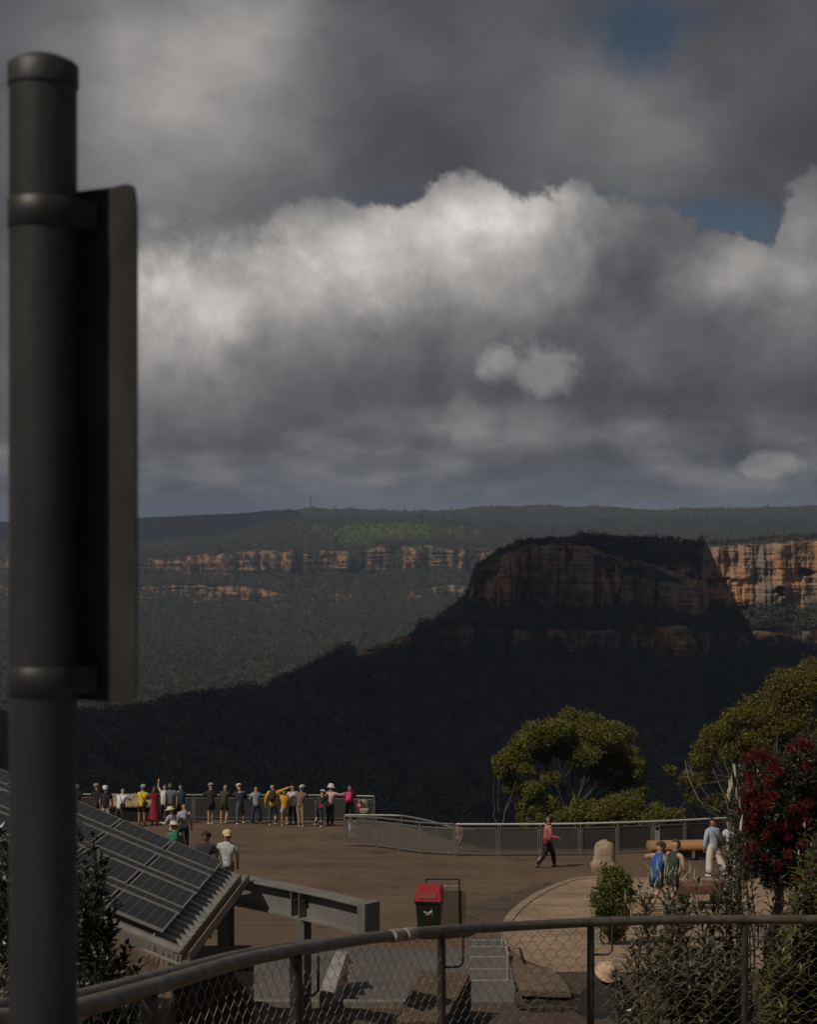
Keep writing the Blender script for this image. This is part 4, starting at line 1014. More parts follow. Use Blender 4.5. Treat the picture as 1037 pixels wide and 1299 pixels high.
# wheelie bin and the screen behind it
def wheelie_bin():
    p = G(545, 1190); t = empty('wheelie_bin', p, R(-7)); tag(t, 'dark green wheelie bin with red lid standing on the forecourt', 'bin')
    grn = M('bin_green', (0.010, 0.016, 0.010), 0.45, 0, 0.2, 8); red = M('bin_red', (0.29, 0.007, 0.010), 0.38, 0, 0.1, 5); blk = M('bin_black', (0.008, 0.008, 0.008), 0.6)
    m = MB(); m.hexa([(-0.21, -0.2, 0.03), (0.21, -0.2, 0.03), (0.21, 0.26, 0.03), (-0.21, 0.26, 0.03), (-0.275, -0.31, 0.84), (0.275, -0.31, 0.84), (0.275, 0.31, 0.84), (-0.275, 0.31, 0.84)]); m.build('body', grn, t, 0.025)
    m = MB(); m.box((0, 0, 0.852), (0.59, 0.68, 0.045)); m.build('rim', grn, t, 0.01)
    m = MB(); lo = [(-0.30, -0.35, 0.876), (0.30, -0.35, 0.876), (0.30, 0.35, 0.876), (-0.30, 0.35, 0.876)]; hi = [(-0.25, -0.10, 1.10), (0.25, -0.10, 1.10), (0.26, 0.33, 1.12), (-0.26, 0.33, 1.12)]
    m.hexa(lo + hi)
    ld = m.build('lid', red, t, 0.03)
    m = MB(); m.hexa([(-0.20, -0.325, 0.93), (0.20, -0.325, 0.93), (0.185, -0.20, 1.05), (-0.185, -0.20, 1.05), (-0.20, -0.312, 0.936), (0.20, -0.312, 0.936), (0.185, -0.187, 1.056), (-0.185, -0.187, 1.056)])
    m.build('lid_recess', M('bin_red_dark', (0.15, 0.004, 0.006), 0.5), ld)
    for x in (-0.22, 0.22):
        m = MB(); rot = Matrix.Rotation(R(90), 3, 'Y'); m.add([rot @ Vector(v) + Vector((x, 0.28, 0.1)) for v in [(0.1 * math.cos(a * .314), 0.1 * math.sin(a * .314), z) for z in (-0.03, 0.03) for a in range(20)]],
              [(i, (i + 1) % 20, 20 + (i + 1) % 20, 20 + i) for i in range(20)] + [tuple(reversed(range(20))), tuple(range(20, 40))], 0, True); m.build('wheel', blk, t)
    m = MB(); m.tube([(-0.24, 0.36, 0.90), (-0.2, 0.40, 0.92), (0.2, 0.40, 0.92), (0.24, 0.36, 0.90)], 0.016, 8); m.build('handle', grn, t)
    # white leaf-like emblem on the front
    m = MB(); wht = M('emblem_white', (0.62, 0.62, 0.60), 0.6)
    fr = lambda x, z: Vector((x, -0.2 - 0.11 * (z - 0.03) / 0.81 - 0.004, z))
    def poly(pts): m.add([fr(*q) for q in pts], [tuple(range(len(pts)))])
    poly([(0.0, 0.60), (0.05, 0.60), (0.085, 0.635), (0.10, 0.69), (0.055, 0.67), (0.02, 0.635)])
    poly([(-0.08, 0.615), (-0.01, 0.600), (0.0, 0.625), (-0.05, 0.645), (-0.10, 0.65)]); poly([(-0.05, 0.56), (0.02, 0.575), (0.05, 0.595), (-0.02, 0.588)]); poly([(0.085, 0.56), (0.095, 0.60), (0.088, 0.62), (0.08, 0.585)])
    m.build('emblem', wht, t)
wheelie_bin()
def bin_screen():
    p = G(556, 1184); p = p + Vector((0.10, 0.32, 0)); t = empty('bin_screen', p); tag(t, 'low dark framed screen panel standing right behind the bin', 'screen')
    s = p.y / F; blk = M('screen_frame', (0.012, 0.011, 0.011), 0.6, 0.2)
    for x in (-0.36, 0.38): m = MB(); m.tube([(x, 0, 0), (x, 0, 1.12)], 0.018, 8); m.build('post', blk, t)
    m = MB(); m.tube([(-0.36, 0, 1.12), (0.38, 0, 1.12)], 0.016, 8); m.build('top_bar', blk, t)
    m = MB(); m.box((0.02, 0, 0.97), (0.70, 0.02, 0.03)); m.build('middle_bar', M('pale_rail_paint', (0.30, 0.28, 0.26), 0.5), t)
    m = MB(); m.box((0.10, 0.03, 0.44), (0.86, 0.02, 0.84)); m.build('panel', M('screen_panel', (0.10, 0.07, 0.048), 0.8, 0, 0.15, 3), t)
bin_screen()

# ------------------------------------------------------------------ railings on the lookout
def netmat(name, col, a):
    m = bpy.data.materials.new(name); m.use_nodes = True; nt = m.node_tree; b = nt.nodes['Principled BSDF']; b.inputs['Base Color'].default_value = (*col, 1); b.inputs['Roughness'].default_value = 0.6
    n = nt.nodes.new('ShaderNodeTexNoise'); n.inputs['Scale'].default_value = 3.0; tc = nt.nodes.new('ShaderNodeTexCoord'); nt.links.new(tc.outputs['Object'], n.inputs['Vector'])
    mr = nt.nodes.new('ShaderNodeMapRange'); nt.links.new(n.outputs['Fac'], mr.inputs[0]); mr.inputs[3].default_value = a - 0.1; mr.inputs[4].default_value = a + 0.1
    nt.links.new(mr.outputs[0], b.inputs['Alpha']); return m
net = netmat('woven_mesh', (0.11, 0.102, 0.092), 0.42)
net2 = netmat('dark_woven_mesh', (0.045, 0.043, 0.042), 0.75)
rpost = M('railing_post', (0.21, 0.20, 0.185), 0.5, 0.4, 0.2, 6)
def railing(name, base, label, height, netm, every, hr=bright, hrw=0.035):
    P, st = resample(spline(base, 6), every); o = P[len(P) // 2]; t = empty(name, o); tag(t, label, 'railing', 'railings along the lookout edge'); off = Vector(o)
    top = [p + Vector((0, 0, height)) - off for p in P]
    m = MB(); m.tube(top, hrw, 8); m.build('handrail', hr, t)
    for p in P: m = MB(); q = p - off; m.box((q.x, q.y, q.z + height / 2 - 0.03), (0.05, 0.05, height + 0.05)); m.build('post', rpost, t)
    for a, b in zip(P, P[1:]):
        a = a - off; b = b - off; d = (b - a).normalized(); a = a + d * 0.07; b = b - d * 0.07; z0, z1 = 0.10, height - 0.14
        m = MB()
        U = Vector((0, 0, 1))
        for (p, q) in ((a + U * z0, b + U * z0), (a + U * z1, b + U * z1)): m.bar(p, q, 0.035, 0.035)
        for p in (a, b): m.bar(p + U * (z0 + 0.02), p + U * (z1 - 0.02), 0.035, 0.035)
        f = m.build('panel_frame', rpost, t)
        m = MB(); n = Vector((-d.y, d.x, 0)) * 0.004
        m.hexa([a + U * z0 - n, b + U * z0 - n, b + U * z0 + n, a + U * z0 + n, a + U * z1 - n, b + U * z1 - n, b + U * z1 + n, a + U * z1 + n]); m.build('mesh_infill', netm, f)
railing('lookout_railing', [G(x, y) for x, y in ((-60, 1038), (60, 1038.5), (180, 1039.5), (300, 1040), (430, 1040.5), (475, 1042))], 'dark mesh railing at the outer lookout edge behind the row of visitors', 1.12, net2, 2.6, galv, 0.04)
railing('curved_railing', [G(x, y) for x, y in ((437, 1073), (460, 1073.5), (484, 1076), (508, 1079.5), (540, 1084), (577, 1086))], 'grey mesh railing section bending from the left end post', 1.08, net, 1.25, galv, 0.03)
railing('plaza_railing', [G(x, y) for x, y in ((579, 1086), (660, 1086), (740, 1085), (840, 1081), (905, 1077), (970, 1073), (1060, 1069))], 'long mesh railing with bright steel handrail in front of the gum trees', 1.08, net, 1.33, bright, 0.035)
def ramp_rail():
    pts = [W(438, 1034, 63), (W(500, 1034.5, 62.5)), W(520, 1036.5, 62), W(545, 1041.5, 61), W(575, 1049.5, 59.8), W(602, 1053, 58.5)]
    P = spline(pts, 6); t = empty('ramp_handrail', (P[10].x, P[10].y, zg(P[10].y))); off = Vector(t.location); tag(t, 'curved steel ramp handrail dipping behind the mesh railing bend', 'handrail')
    m = MB(); m.tube([p - off for p in P], 0.045, 8); m.build('handrail', galv, t)
    for i in (0, 8, 14, 20, 26): p = P[i] - off; m = MB(); m.tube([p, Vector((p.x, p.y, zg(P[i].y) - off.z))], 0.025, 6); m.build('post', rpost, t)
ramp_rail()
def notice():
    p = G(447.5, 1073.2, 0.36) + Vector((0, -0.06, 0)); m = MB(); n = 8
    vs = [];
    for i in range(n + 1):
        z = 0.56 * i / n; y = 0.012 * math.sin(i * 1.1)
        vs += [Vector((-0.14 + 0.02 * (1 - i / n), y, z)), Vector((0.14, y + 0.01, z))]
    m.add(vs, [(2 * i, 2 * i + 1, 2 * i + 3, 2 * i + 2) for i in range(n)]); m.add([v + Vector((0, 0.004, 0)) for v in vs], [(2 * i + 2, 2 * i + 3, 2 * i + 1, 2 * i) for i in range(n)])
    o = m.build('notice', M('white_paper', (0.62, 0.62, 0.60), 0.8, 0, 0.06, 5)); o.location = p; tag(o, 'blank white paper notice tied to the end of the bent railing', 'notice')
notice()
def plaque():
    p = G(834, 1081.5, 0.42) + Vector((0, -0.08, 0)); m = MB(); m.box((0, 0, 0.2), (0.18, 0.03, 0.62)); m.box((0, -0.018, 0.44), (0.13, 0.008, 0.12), 0, 1)
    o = m.build('info_plaque', [M('pale_blue_plate', (0.20, 0.24, 0.27), 0.5), M('screen_frame', (0.012, 0.011, 0.011), 0.6)]); o.location = p; tag(o, 'small pale blue information plate fixed to the long railing', 'plaque')
plaque()
def viewing_table():
    p = G(168, 1042); t = empty('orientation_table', p); tag(t, 'sand coloured sloping lookout table on a dark base among the left visitors', 'table')
    s = p.y / F; w = 74 * s / 2
    m = MB(); m.hexa([(-w, -0.35, 0.70), (w * 0.75, -0.35, 0.70), (w * 0.75, 0.35, 1.02), (-w, 0.35, 1.02), (-w, -0.35, 0.78), (w * 0.75, -0.35, 0.78), (w * 0.75, 0.35, 1.10), (-w, 0.35, 1.10)])
    m.build('top_slab', M('sandstone_slab', (0.27, 0.195, 0.115), 0.8, 0, 0.35, 3, 0.2), t)
    m = MB(); m.box((-0.1, 0.02, 0.36), (w * 1.6, 0.5, 0.72)); m.build('base', M('screen_frame', (0.012, 0.011, 0.011), 0.6), t)
viewing_table()

# ------------------------------------------------------------------ trees and shrubs near the lookout
bark = M('pale_gum_bark', (0.13, 0.11, 0.09), 0.85, 0, 0.4, 3, 0.3); twigm = M('dark_twig', (0.038, 0.033, 0.028), 0.85, 0, 0.4, 5)
def limb(m, a, b, r0, r1, bend=0.12, n=7):
    a = Vector(a); b = Vector(b); d = b - a; L = d.length
    o1 = Vector(rng.normal(size=3)) * L * bend
    pts = [a + d * t + o1 * math.sin(math.pi * t) + Vector(rng.normal(size=3)) * L * 0.015 * (0 < t < 1) for t in np.linspace(0, 1, n)]
    m.tube(pts, [r0 + (r1 - r0) * t for t in np.linspace(0, 1, n)], 7)
def tree(name, base, blobs, leafn, length, width, lm, label, trunk_r=0.16, forks=None, group=None, barkm=None, bare=None, shell=0.5):
    """blobs: (px, py, radius px, distance, weight) clumps of the crown; base: world point"""
    t = empty(name, base); tag(t, label, 'tree', group); off = Vector(base)
    m = MB(); C_ = [W(b[0], b[1], b[3]) for b in blobs]
    top = sum(C_, Vector()) / len(C_)
    fork = Vector(base) * 0.55 + top * 0.45; fork = Vector((Vector(base).x * 0.7 + top.x * 0.3, fork.y, fork.z))
    limb(m, (0, 0, -0.4), fork - off, trunk_r, trunk_r * 0.7, 0.06)
    for c in C_: limb(m, fork - off + Vector(rng.normal(size=3)) * 0.1, c - off, trunk_r * 0.42, 0.02, 0.12)
    m.build('trunk', barkm or twigm, t)
    if bare:
        for (xa, ya, xb, yb, d, r) in bare: m = MB(); limb(m, W(xa, ya, d) - off, W(xb, yb, d + rng.normal() * 0.5) - off, r, r * 0.4, 0.08); m.build('branch', bark, t)
    cs = []; rs = []; ns = []
    tot = sum(b[2] ** 2 * b[4] for b in blobs)
    for b, c in zip(blobs, C_):
        rr = b[2] / F * b[3]; nn = int(leafn * b[2] ** 2 * b[4] / tot)
        k = max(7, int(b[2] / 2.1))
        for _ in range(k):                   # each clump is a handful of smaller tufts
            d = rng.normal(size=3); d /= np.linalg.norm(d); d[2] = d[2] * 0.8
            cs.append(tuple(c - off + Vector(d) * rr * (0.35 + 0.45 * rng.random()))); q = rr * (0.48 + 0.22 * rng.random()); rs.append((q, q, q * 0.8)); ns.append(max(8, nn // k))
    V, f, T = leaf_cloud(cs, rs, ns, length, width, shell, up=0.2)
    return np_mesh('crown', V, f, 4, lm, t, False, {'tint': T}), t
gum = leafmat('gum_leaf', (0.062, 0.066, 0.012), (0.215, 0.195, 0.028), 0.5, 0.25)
gum2 = leafmat('yellow_gum_leaf', (0.066, 0.062, 0.010), (0.215, 0.182, 0.026), 0.5, 0.25)
D = 84
cb = [(735, 922, 24, D, 1), (710, 930, 24, D - 1, 1), (760, 936, 24, D - 1, 1), (685, 936, 22, D - 1, 1), (660, 955, 22, D, 1), (642, 966, 18, D, 1), (640, 985, 13, D, .8), (785, 935, 20, D + 1, 1), (798, 962, 20, D, 1), (807, 978, 15, D, 1), (775, 960, 24, D, 1.1),
      (740, 955, 24, D - 1, 1), (715, 952, 20, D, 1), (795, 995, 15, D, .8), (765, 985, 22, D + 1, .6), (745, 975, 18, D + 1, .5), (690, 955, 16, D + .5, .8), (652, 998, 13, D, .9), (668, 978, 14, D - 1, .8), (700, 990, 14, D - 1, .6), (810, 1000, 13, D, .9), (722, 915, 20, D, 1), (668, 940, 18, D, 1), (680, 1003, 17, D - 2, 1), (690, 1022, 17, D - 2, 1), (672, 1025, 14, D - 2, 1)]
tree('gum_tree', (W(722, 1045, D).x, D, zg(56) - 7.5), cb, 80000, 0.15, 0.055, gum, 'broad crowned gum tree arching over a dark hollow behind the long railing', 0.2,
     bare=[(636, 1048, 628, 985, D - 3, .035), (636, 1048, 655, 990, D - 3, .03), (634, 1030, 640, 975, D - 3, .02), (640, 1035, 660, 1012, D - 3, .018), (632, 1020, 622, 1000, D - 3, .015), (712, 1046, 706, 1000, D - 3, .03), (722, 1046, 728, 1005, D - 3, .03), (735, 1010, 742, 985, D - 2, .025)])
for (x, y, r, n, lab) in ((742, 1032, 20, 3300, 'low rounded bush behind the railing, left of three'), (788, 1024, 27, 5200, 'tallest low bush behind the railing under the gum tree crown'), (835, 1034, 21, 3500, 'low yellow green bush behind the railing, right of three')):
    d = 78; bl = [(x, y, r, d, 1), (x - r * .8, y + 6, r * .7, d - .5, .8), (x + r * .8, y + 5, r * .7, d + .5, .8), (x, y + 14, r, d, .7)]
    o, t = tree('bush', (W(x, 1045, d).x, d, zg(56) - 6.5), bl, n * 3, 0.14, 0.05, gum, lab, 0.06, group='bushes behind the railing'); t['category'] = 'bush'
o, t = tree('bush', (W(700, 1045, 77).x, 77, zg(56) - 6.5), [(668, 1040, 12, 77, 1), (690, 1042, 12, 77, 1), (712, 1040, 13, 77, 1)], 5000, 0.14, 0.05, gum, 'small scrubby bush at the foot of the gum tree', 0.05, group='bushes behind the railing'); t['category'] = 'bush'
D = 74
rb = [(1030, 862, 34, D, 1), (1000, 872, 26, D, 1), (985, 892, 26, D, 1), (1015, 895, 32, D, 1), (960, 905, 26, D, 1), (990, 925, 30, D, 1), (935, 920, 24, D, 1), (912, 932, 22, D, 1), (895, 945, 18, D, 1), (955, 940, 26, D, 1), (1030, 935, 34, D, 1), (920, 958, 22, D, .8), (888, 968, 18, D, .9),
      (874, 985, 14, D, .8), (900, 990, 18, D + 1, .4), (940, 975, 22, D, .6), (985, 960, 26, D, .9), (1020, 980, 30, D, .9), (880, 1008, 12, D, .6), (905, 1020, 16, D, .6), (930, 1010, 18, D, .6), (960, 1010, 22, D, .6), (1075, 880, 50, D, 1), (1080, 950, 50, D, 1), (1070, 1010, 45, D, .8), (850, 978, 8, D - 2, 1), (862, 990, 7, D - 2, 1), (860, 1030, 9, D - 2, 1)]
tree('gum_tree', (W(985, 1045, D).x, D, zg(58) - 6.5), rb, 95000, 0.135, 0.05, gum2, 'large olive gum tree climbing out of the right edge behind the red flowers', 0.26,
     bare=[(925, 1045, 870, 965, D - 3, .05), (930, 1045, 905, 975, D - 3, .04), (905, 1000, 880, 978, D - 3, .03), (940, 1045, 925, 985, D - 3, .04), (915, 1030, 870, 1000, D - 3, .025), (880, 985, 872, 960, D - 3, .02), (925, 1010, 930, 960, D - 3, .025), (950, 1000, 955, 955, D - 3, .03), (900, 1012, 862, 985, D - 3, .018), (935, 1020, 915, 955, D - 3, .02)])
# scrub along the escarpment
def scrub():
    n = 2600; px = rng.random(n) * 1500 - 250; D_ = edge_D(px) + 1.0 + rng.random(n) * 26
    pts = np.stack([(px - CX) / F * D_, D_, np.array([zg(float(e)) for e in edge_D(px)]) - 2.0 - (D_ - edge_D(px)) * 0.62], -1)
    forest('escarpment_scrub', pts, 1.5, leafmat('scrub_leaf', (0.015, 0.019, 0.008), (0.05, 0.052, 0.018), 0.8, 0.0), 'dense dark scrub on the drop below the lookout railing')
scrub()

# --- leafy shrubs in the garden in front
def shrub(name, base, stems, leaf_len, leaf_w, lm, label, n_leaf=60, tips=None, group=None, cat='shrub', droop=0.0, spread=0.35, tipmat=None, stem_r=0.010, tipsize=(0.10, 0.03), side_n=2):
    """stems: list of (top point, first leaf fraction); lanceolate folded leaves set round each stem"""
    t = empty(name, base); tag(t, label, cat, group); off = Vector(base)
    ms = MB(); V = []; Fq = []; T = []; tp = MB()
    full = []
    for (top, f0) in stems:
        full.append((top, f0, 1))
        for _ in range(side_n):
            dd = Vector(top).y; full.append((Vector(top) + Vector((rng.normal() * 13 / F * dd, rng.normal() * 0.15, -abs(rng.normal()) * 34 / F * dd - 8 / F * dd)), f0, 0))
    for (top, f0, main) in full:
        top = Vector(top); a = off + Vector((rng.normal() * 0.05, rng.normal() * 0.05, 0)); d = top - a; L = d.length
        bend = Vector((rng.normal(), rng.normal(), 0)) * L * 0.05
        pt = lambda u: a + d * u + bend * math.sin(math.pi * u)
        ms.tube([pt(u) - off for u in np.linspace(0, 1, 7)], [stem_r * (1.15 - 0.8 * u) for u in np.linspace(0, 1, 7)], 6)
        nl = int(n_leaf * 1.1)
        for k in range(nl):
            u = f0 + (1 - f0) * (k + rng.random()) / nl
            p = pt(u); ang = k * 2.4 + rng.normal() * 0.4; el = 0.55 + 0.5 * rng.normal() * 0.5 - droop + 0.5 * max(0, u - 0.8) * 3
            dirv = Vector((math.cos(ang) * math.cos(el), math.sin(ang) * math.cos(el), math.sin(el)))
            Ls = 1.15 * leaf_len * (0.6 + 0.7 * rng.random()) * (1.0 if u < 0.9 else 0.75)
            side = dirv.cross(Vector((0, 0, 1))); side = side.normalized() if side.length > .01 else Vector((1, 0, 0)); nn = side.cross(dirv)
            st = p + dirv * 0.02 + Vector(rng.normal(size=3)) * 0.01; w = 1.4 * leaf_w * (0.7 + 0.6 * rng.random())
            tip = st + dirv * Ls - nn * Ls * 0.18; mid = st + dirv * Ls * 0.45 + nn * Ls * 0.02
            b = len(V); V += [st - off, mid + side * w / 2 + nn * w * 0.22 - off, tip - off, mid - side * w / 2 + nn * w * 0.22 - off, mid - off]
            Fq += [(b, b + 4, b + 1), (b + 1, b + 4, b + 2), (b, b + 3, b + 4), (b + 4, b + 3, b + 2)]
            T += [float(np.clip(0.5 + 0.25 * rng.normal(), 0, 1))] * 5
        if tips and main:
            for q in range(tips):
                u = 1 - 0.14 / L * rng.random() * (q > 0); p = pt(u) + Vector((rng.normal() * spread * .15, rng.normal() * spread * .15, 0)) * (q > 0); l, r = tipsize
                tp = MB(); tp.tube([p - off, p + Vector((rng.normal() * .01, 0, l * .4)) - off, p + Vector((rng.normal() * .02, 0, l)) - off], [r * .5, r, r * .25], 6); tp.build('flower', tipmat, t)
    ms.build('stem', twigm, t)
    np_mesh('foliage', [tuple(v) for v in V], Fq, 3, lm, t, False, {'tint': T})
    return t
def near(px, D_, dz=0.0): return Vector(((px - CX) / F * D_, D_, zg(D_) + dz))
laur = leafmat('lance_leaf', (0.030, 0.032, 0.014), (0.105, 0.095, 0.050), 0.38, 0.15)
darkl = leafmat('dark_glossy_leaf', (0.010, 0.014, 0.008), (0.035, 0.042, 0.020), 0.35, 0.15)
yel = leafmat('yellow_green_leaf', (0.035, 0.045, 0.010), (0.13, 0.125, 0.035), 0.45, 0.25)
grn = leafmat('fresh_green_leaf', (0.050, 0.070, 0.012), (0.145, 0.160, 0.030), 0.45, 0.25)
pale = M('pale_flower_spike', (0.42, 0.38, 0.24), 0.7, 0, 0.2, 20); white = M('white_flower', (0.6, 0.58, 0.52), 0.7); redm = M('red_bottlebrush', (0.20, 0.012, 0.012), 0.65, 0, 0.45, 6)
def stems(xs, D_, f0=0.3, jit=0.25): return [(W(x, y, D_ + rng.normal() * jit), f0) for x, y in xs]
Dq = 15.0
shrub('leafy_shrub', near(845, Dq), stems([(846, 1100), (862, 1108), (838, 1116), (876, 1150), (818, 1150)], Dq, .25), 0.125, 0.026, laur, 'tall lance leaved shrub with pale bud spikes in front of the blue sports top', 64, 7, tipmat=pale, tipsize=(0.12, 0.008), spread=.7, side_n=1)
shrub('leafy_shrub', near(815, Dq - .5), stems([(812, 1128), (826, 1140), (818, 1175), (840, 1190), (800, 1200)], Dq - .5, .35), 0.115, 0.024, laur, 'grey green shrub beside the runners, left of the tall shrubs', 54, side_n=1)
shrub('leafy_shrub', near(882, Dq - .6), stems([(884, 1122), (872, 1152), (903, 1160), (870, 1185), (905, 1190), (885, 1205)], Dq - .6, .35), 0.135, 0.028, laur, 'star leaved shrub in front of the red brown slab bench', 60, side_n=1)
shrub('leafy_shrub', near(925, Dq - .3), stems([(930, 1074), (918, 1110), (940, 1130), (925, 1150), (920, 1190), (945, 1195)], Dq - .3, .28), 0.13, 0.028, laur, 'tall dense lance leaved shrub standing left of the red flowering tree', 62, side_n=1)
shrub('leafy_shrub', near(865, 13.0), stems([(850, 1215), (872, 1208), (893, 1215), (912, 1208), (835, 1222), (925, 1215), (880, 1232), (860, 1245), (905, 1240), (845, 1260)], 13.0, .15), 0.125, 0.028, laur, 'dark bushy shrub behind the wire between the two right posts', 66)
shrub('leafy_shrub', near(1020, 12.5), stems([(1022, 1090), (1036, 1060), (1012, 1130), (1030, 1170), (1000, 1190), (1050, 1120), (990, 1215), (1015, 1230), (1045, 1205), (975, 1240)], 12.5, .2), 0.13, 0.028, yel, 'yellow green shrub at the right edge behind the wire fence', 70)
shrub('leafy_shrub', near(830, 19.0), stems([(822, 1262), (838, 1255), (850, 1268), (812, 1275), (862, 1262), (800, 1285), (830, 1280)], 19.0, .1), 0.10, 0.030, grn, 'low fresh green shrub with white flowers near the seated visitor', 40, 1, tipmat=white, tipsize=(0.05, 0.03))
shrub('leafy_shrub', near(962, 17.0), stems([(955, 1262), (968, 1258), (975, 1270), (950, 1278)], 17.0, .1), 0.10, 0.03, leafmat('purple_leaf', (0.022, 0.010, 0.014), (0.05, 0.024, 0.03), 0.5, 0.1), 'small purple leaved plant at the foot of the right fence post', 46)
shrub('leafy_shrub', near(935, 15.6), stems([(934, 985), (929, 1000), (925, 1010), (937, 1015), (941, 1050)], 15.6, .55), 0.10, 0.020, laur, 'slender shrub with white candle flowers left of the red blooms', 26, 2, tipmat=M('cream_candle', (0.52, 0.47, 0.33), 0.7), tipsize=(0.13, 0.015), spread=.2)
shrub('leafy_shrub', near(1018, 17.0), stems([(1022, 1050), (1015, 1085), (1030, 1075), (1008, 1130)], 17.0, .4), 0.11, 0.026, laur, 'thin shrub with pale tips under the red flowering tree', 40, 1, tipmat=pale, tipsize=(0.06, 0.012), side_n=1)
shrub('leafy_shrub', near(984, 16.2), stems([(975, 1140), (992, 1118), (962, 1160), (1003, 1138), (985, 1175), (970, 1200)], 16.2, .3), 0.12, 0.027, laur, 'thin lance leaved shrub hiding the trunk of the red flowering tree', 56, side_n=1)
# left shrubs by the dark post
shrub('dark_shrub', near(108, 13.0), stems([(108, 1082), (126, 1098), (100, 1050), (146, 1150), (116, 1125), (138, 1165), (95, 1100), (160, 1205), (125, 1180), (105, 1160)], 13.0, .2), 0.10, 0.034, darkl, 'dark glossy shrub right of the post, in front of the solar shelter', 80, stem_r=.014)
shrub('dark_shrub', near(112, 10.5), stems([(120, 1210), (100, 1225), (140, 1225), (155, 1235), (110, 1250), (85, 1240), (165, 1255)], 10.5, .1), 0.085, 0.034, darkl, 'low dark shrub below the handrail beside the post', 70, 1, tipmat=M('grey_seed_head', (0.20, 0.18, 0.16), 0.8), tipsize=(0.02, 0.012))
shrub('dark_shrub', near(0, 12.0), stems([(2, 1050), (-20, 1035), (8, 1090), (-5, 1120), (10, 1150), (-15, 1160), (5, 1200)], 12.0, .2), 0.10, 0.032, darkl, 'dark shrub at the left edge beyond the post', 70, stem_r=.014)
shrub('dry_shrub', near(2, 8.0), stems([(5, 1225), (-8, 1215), (10, 1250), (0, 1268), (-15, 1260)], 8.0, .2), 0.06, 0.016, leafmat('dry_leaf', (0.09, 0.075, 0.05), (0.24, 0.21, 0.16), 0.6, 0.1), 'dry pale shrub in the bottom left corner', 60)
# round green bush on the plaza
def round_bush():
    Db = 33.0; b = near(776, Db); cs = [(778, 1120, 22), (762, 1138, 17), (793, 1136, 18), (778, 1150, 22), (766, 1165, 17), (792, 1165, 16), (780, 1182, 18), (770, 1105, 10), (786, 1106, 9), (798, 1118, 8)]
    t = empty('round_bush', b); tag(t, 'bright green upright bush growing on the pale plaza', 'bush'); off = Vector(b); m = MB()
    for x, y, r in cs: limb(m, (0, 0, -.1), W(x, y, Db) - off, 0.03, 0.008, 0.08)
    m.build('stem', twigm, t)
    V, f, T = leaf_cloud([tuple(W(x, y, Db + rng.normal() * .15) - off) for x, y, r in cs], [r / F * Db * 0.95 for *_, r in cs], [int(r * r * 1.25) for *_, r in cs], 0.115, 0.04, 0.30, up=.6)
    np_mesh('foliage', V, f, 4, grn, t, False, {'tint': T})
round_bush()
# red flowering bottlebrush
def bottlebrush():
    Db = 24.0; b = near(974, Db); t = empty('bottlebrush_tree', b); tag(t, 'dark leaved tree covered in red bottlebrush flowers at the right edge', 'tree'); off = Vector(b)
    cs = [(958, 985, 24), (990, 980, 26), (1022, 975, 30), (950, 1015, 24), (985, 1020, 32), (1025, 1015, 34), (955, 1050, 24), (990, 1055, 34), (1030, 1055, 32), (965, 1085, 26), (1000, 1090, 28), (1032, 1088, 24), (985, 1108, 22), (950, 1102, 16), (1010, 1112, 20), (1032, 1112, 20), (940, 1075, 18), (942, 1040, 16), (1060, 960, 34), (1070, 1010, 40), (1070, 1070, 36), (1025, 950, 20)]
    m = MB(); fork = W(985, 1100, Db)
    limb(m, (0, 0, -.2), fork - off, 0.10, 0.07, 0.04)
    for x, y, r in cs: limb(m, fork - off, W(x, y, Db + rng.normal() * .3) - off, 0.035, 0.01, 0.08)
    m.build('trunk', twigm, t)
    cc = [tuple(W(x, y, Db + rng.normal() * .35) - off) for x, y, r in cs]
    V, f, T = leaf_cloud(cc, [r / F * Db for *_, r in cs], [int(r * r * 2.6) for *_, r in cs], 0.085, 0.026, 0.45)
    np_mesh('foliage', V, f, 4, leafmat('bottlebrush_leaf', (0.018, 0.022, 0.012), (0.065, 0.062, 0.036), 0.4, 0.15), t, False, {'tint': T})
    # flower heads: dense tufts of fine filaments, set on the sunny side of the clumps
    heads = [(948, 962, 8), (962, 955, 9), (972, 960, 8), (984, 966, 7), (990, 976, 8), (952, 985, 7), (975, 990, 7), (950, 1000, 8), (948, 1014, 8), (960, 1020, 8), (968, 1008, 6), (975, 1022, 8), (985, 1030, 9), (960, 1035, 7), (952, 1045, 8), (944, 1052, 7), (958, 1030, 7),
             (985, 1045, 7), (996, 1046, 8), (1008, 1045, 8), (1014, 1022, 9), (1006, 1028, 7), (1020, 950, 8), (1030, 945, 9), (1024, 972, 9), (1033, 980, 9), (1036, 965, 9), (1005, 950, 7), (954, 1074, 8), (946, 1078, 6), (960, 1072, 6), (1034, 1090, 6), (1012, 1118, 5), (1000, 1060, 6), (1040, 1000, 8), (1018, 942, 7), (1028, 1018, 6), (976, 975, 6), (940, 1030, 6), (968, 1088, 6), (988, 1098, 6), (1018, 1072, 7), (1030, 1106, 6), (948, 1092, 6), (1000, 1082, 5), (972, 1060, 6), (1022, 1040, 7), (982, 1008, 6)]
    V, f, T = leaf_cloud([tuple(W(x, y, Db - 0.48 - 0.16 * rng.random()) - off) for x, y, r in heads], [r / F * Db * 1.25 for *_, r in heads], [int(r * 26) for *_, r in heads], 0.06, 0.013, 0.15)
    np_mesh('flowers', V, f, 4, leafmat('bottlebrush_red', (0.070, 0.004, 0.005), (0.185, 0.016, 0.012), 0.6, 0.2), t, False, {'tint': T})
bottlebrush()

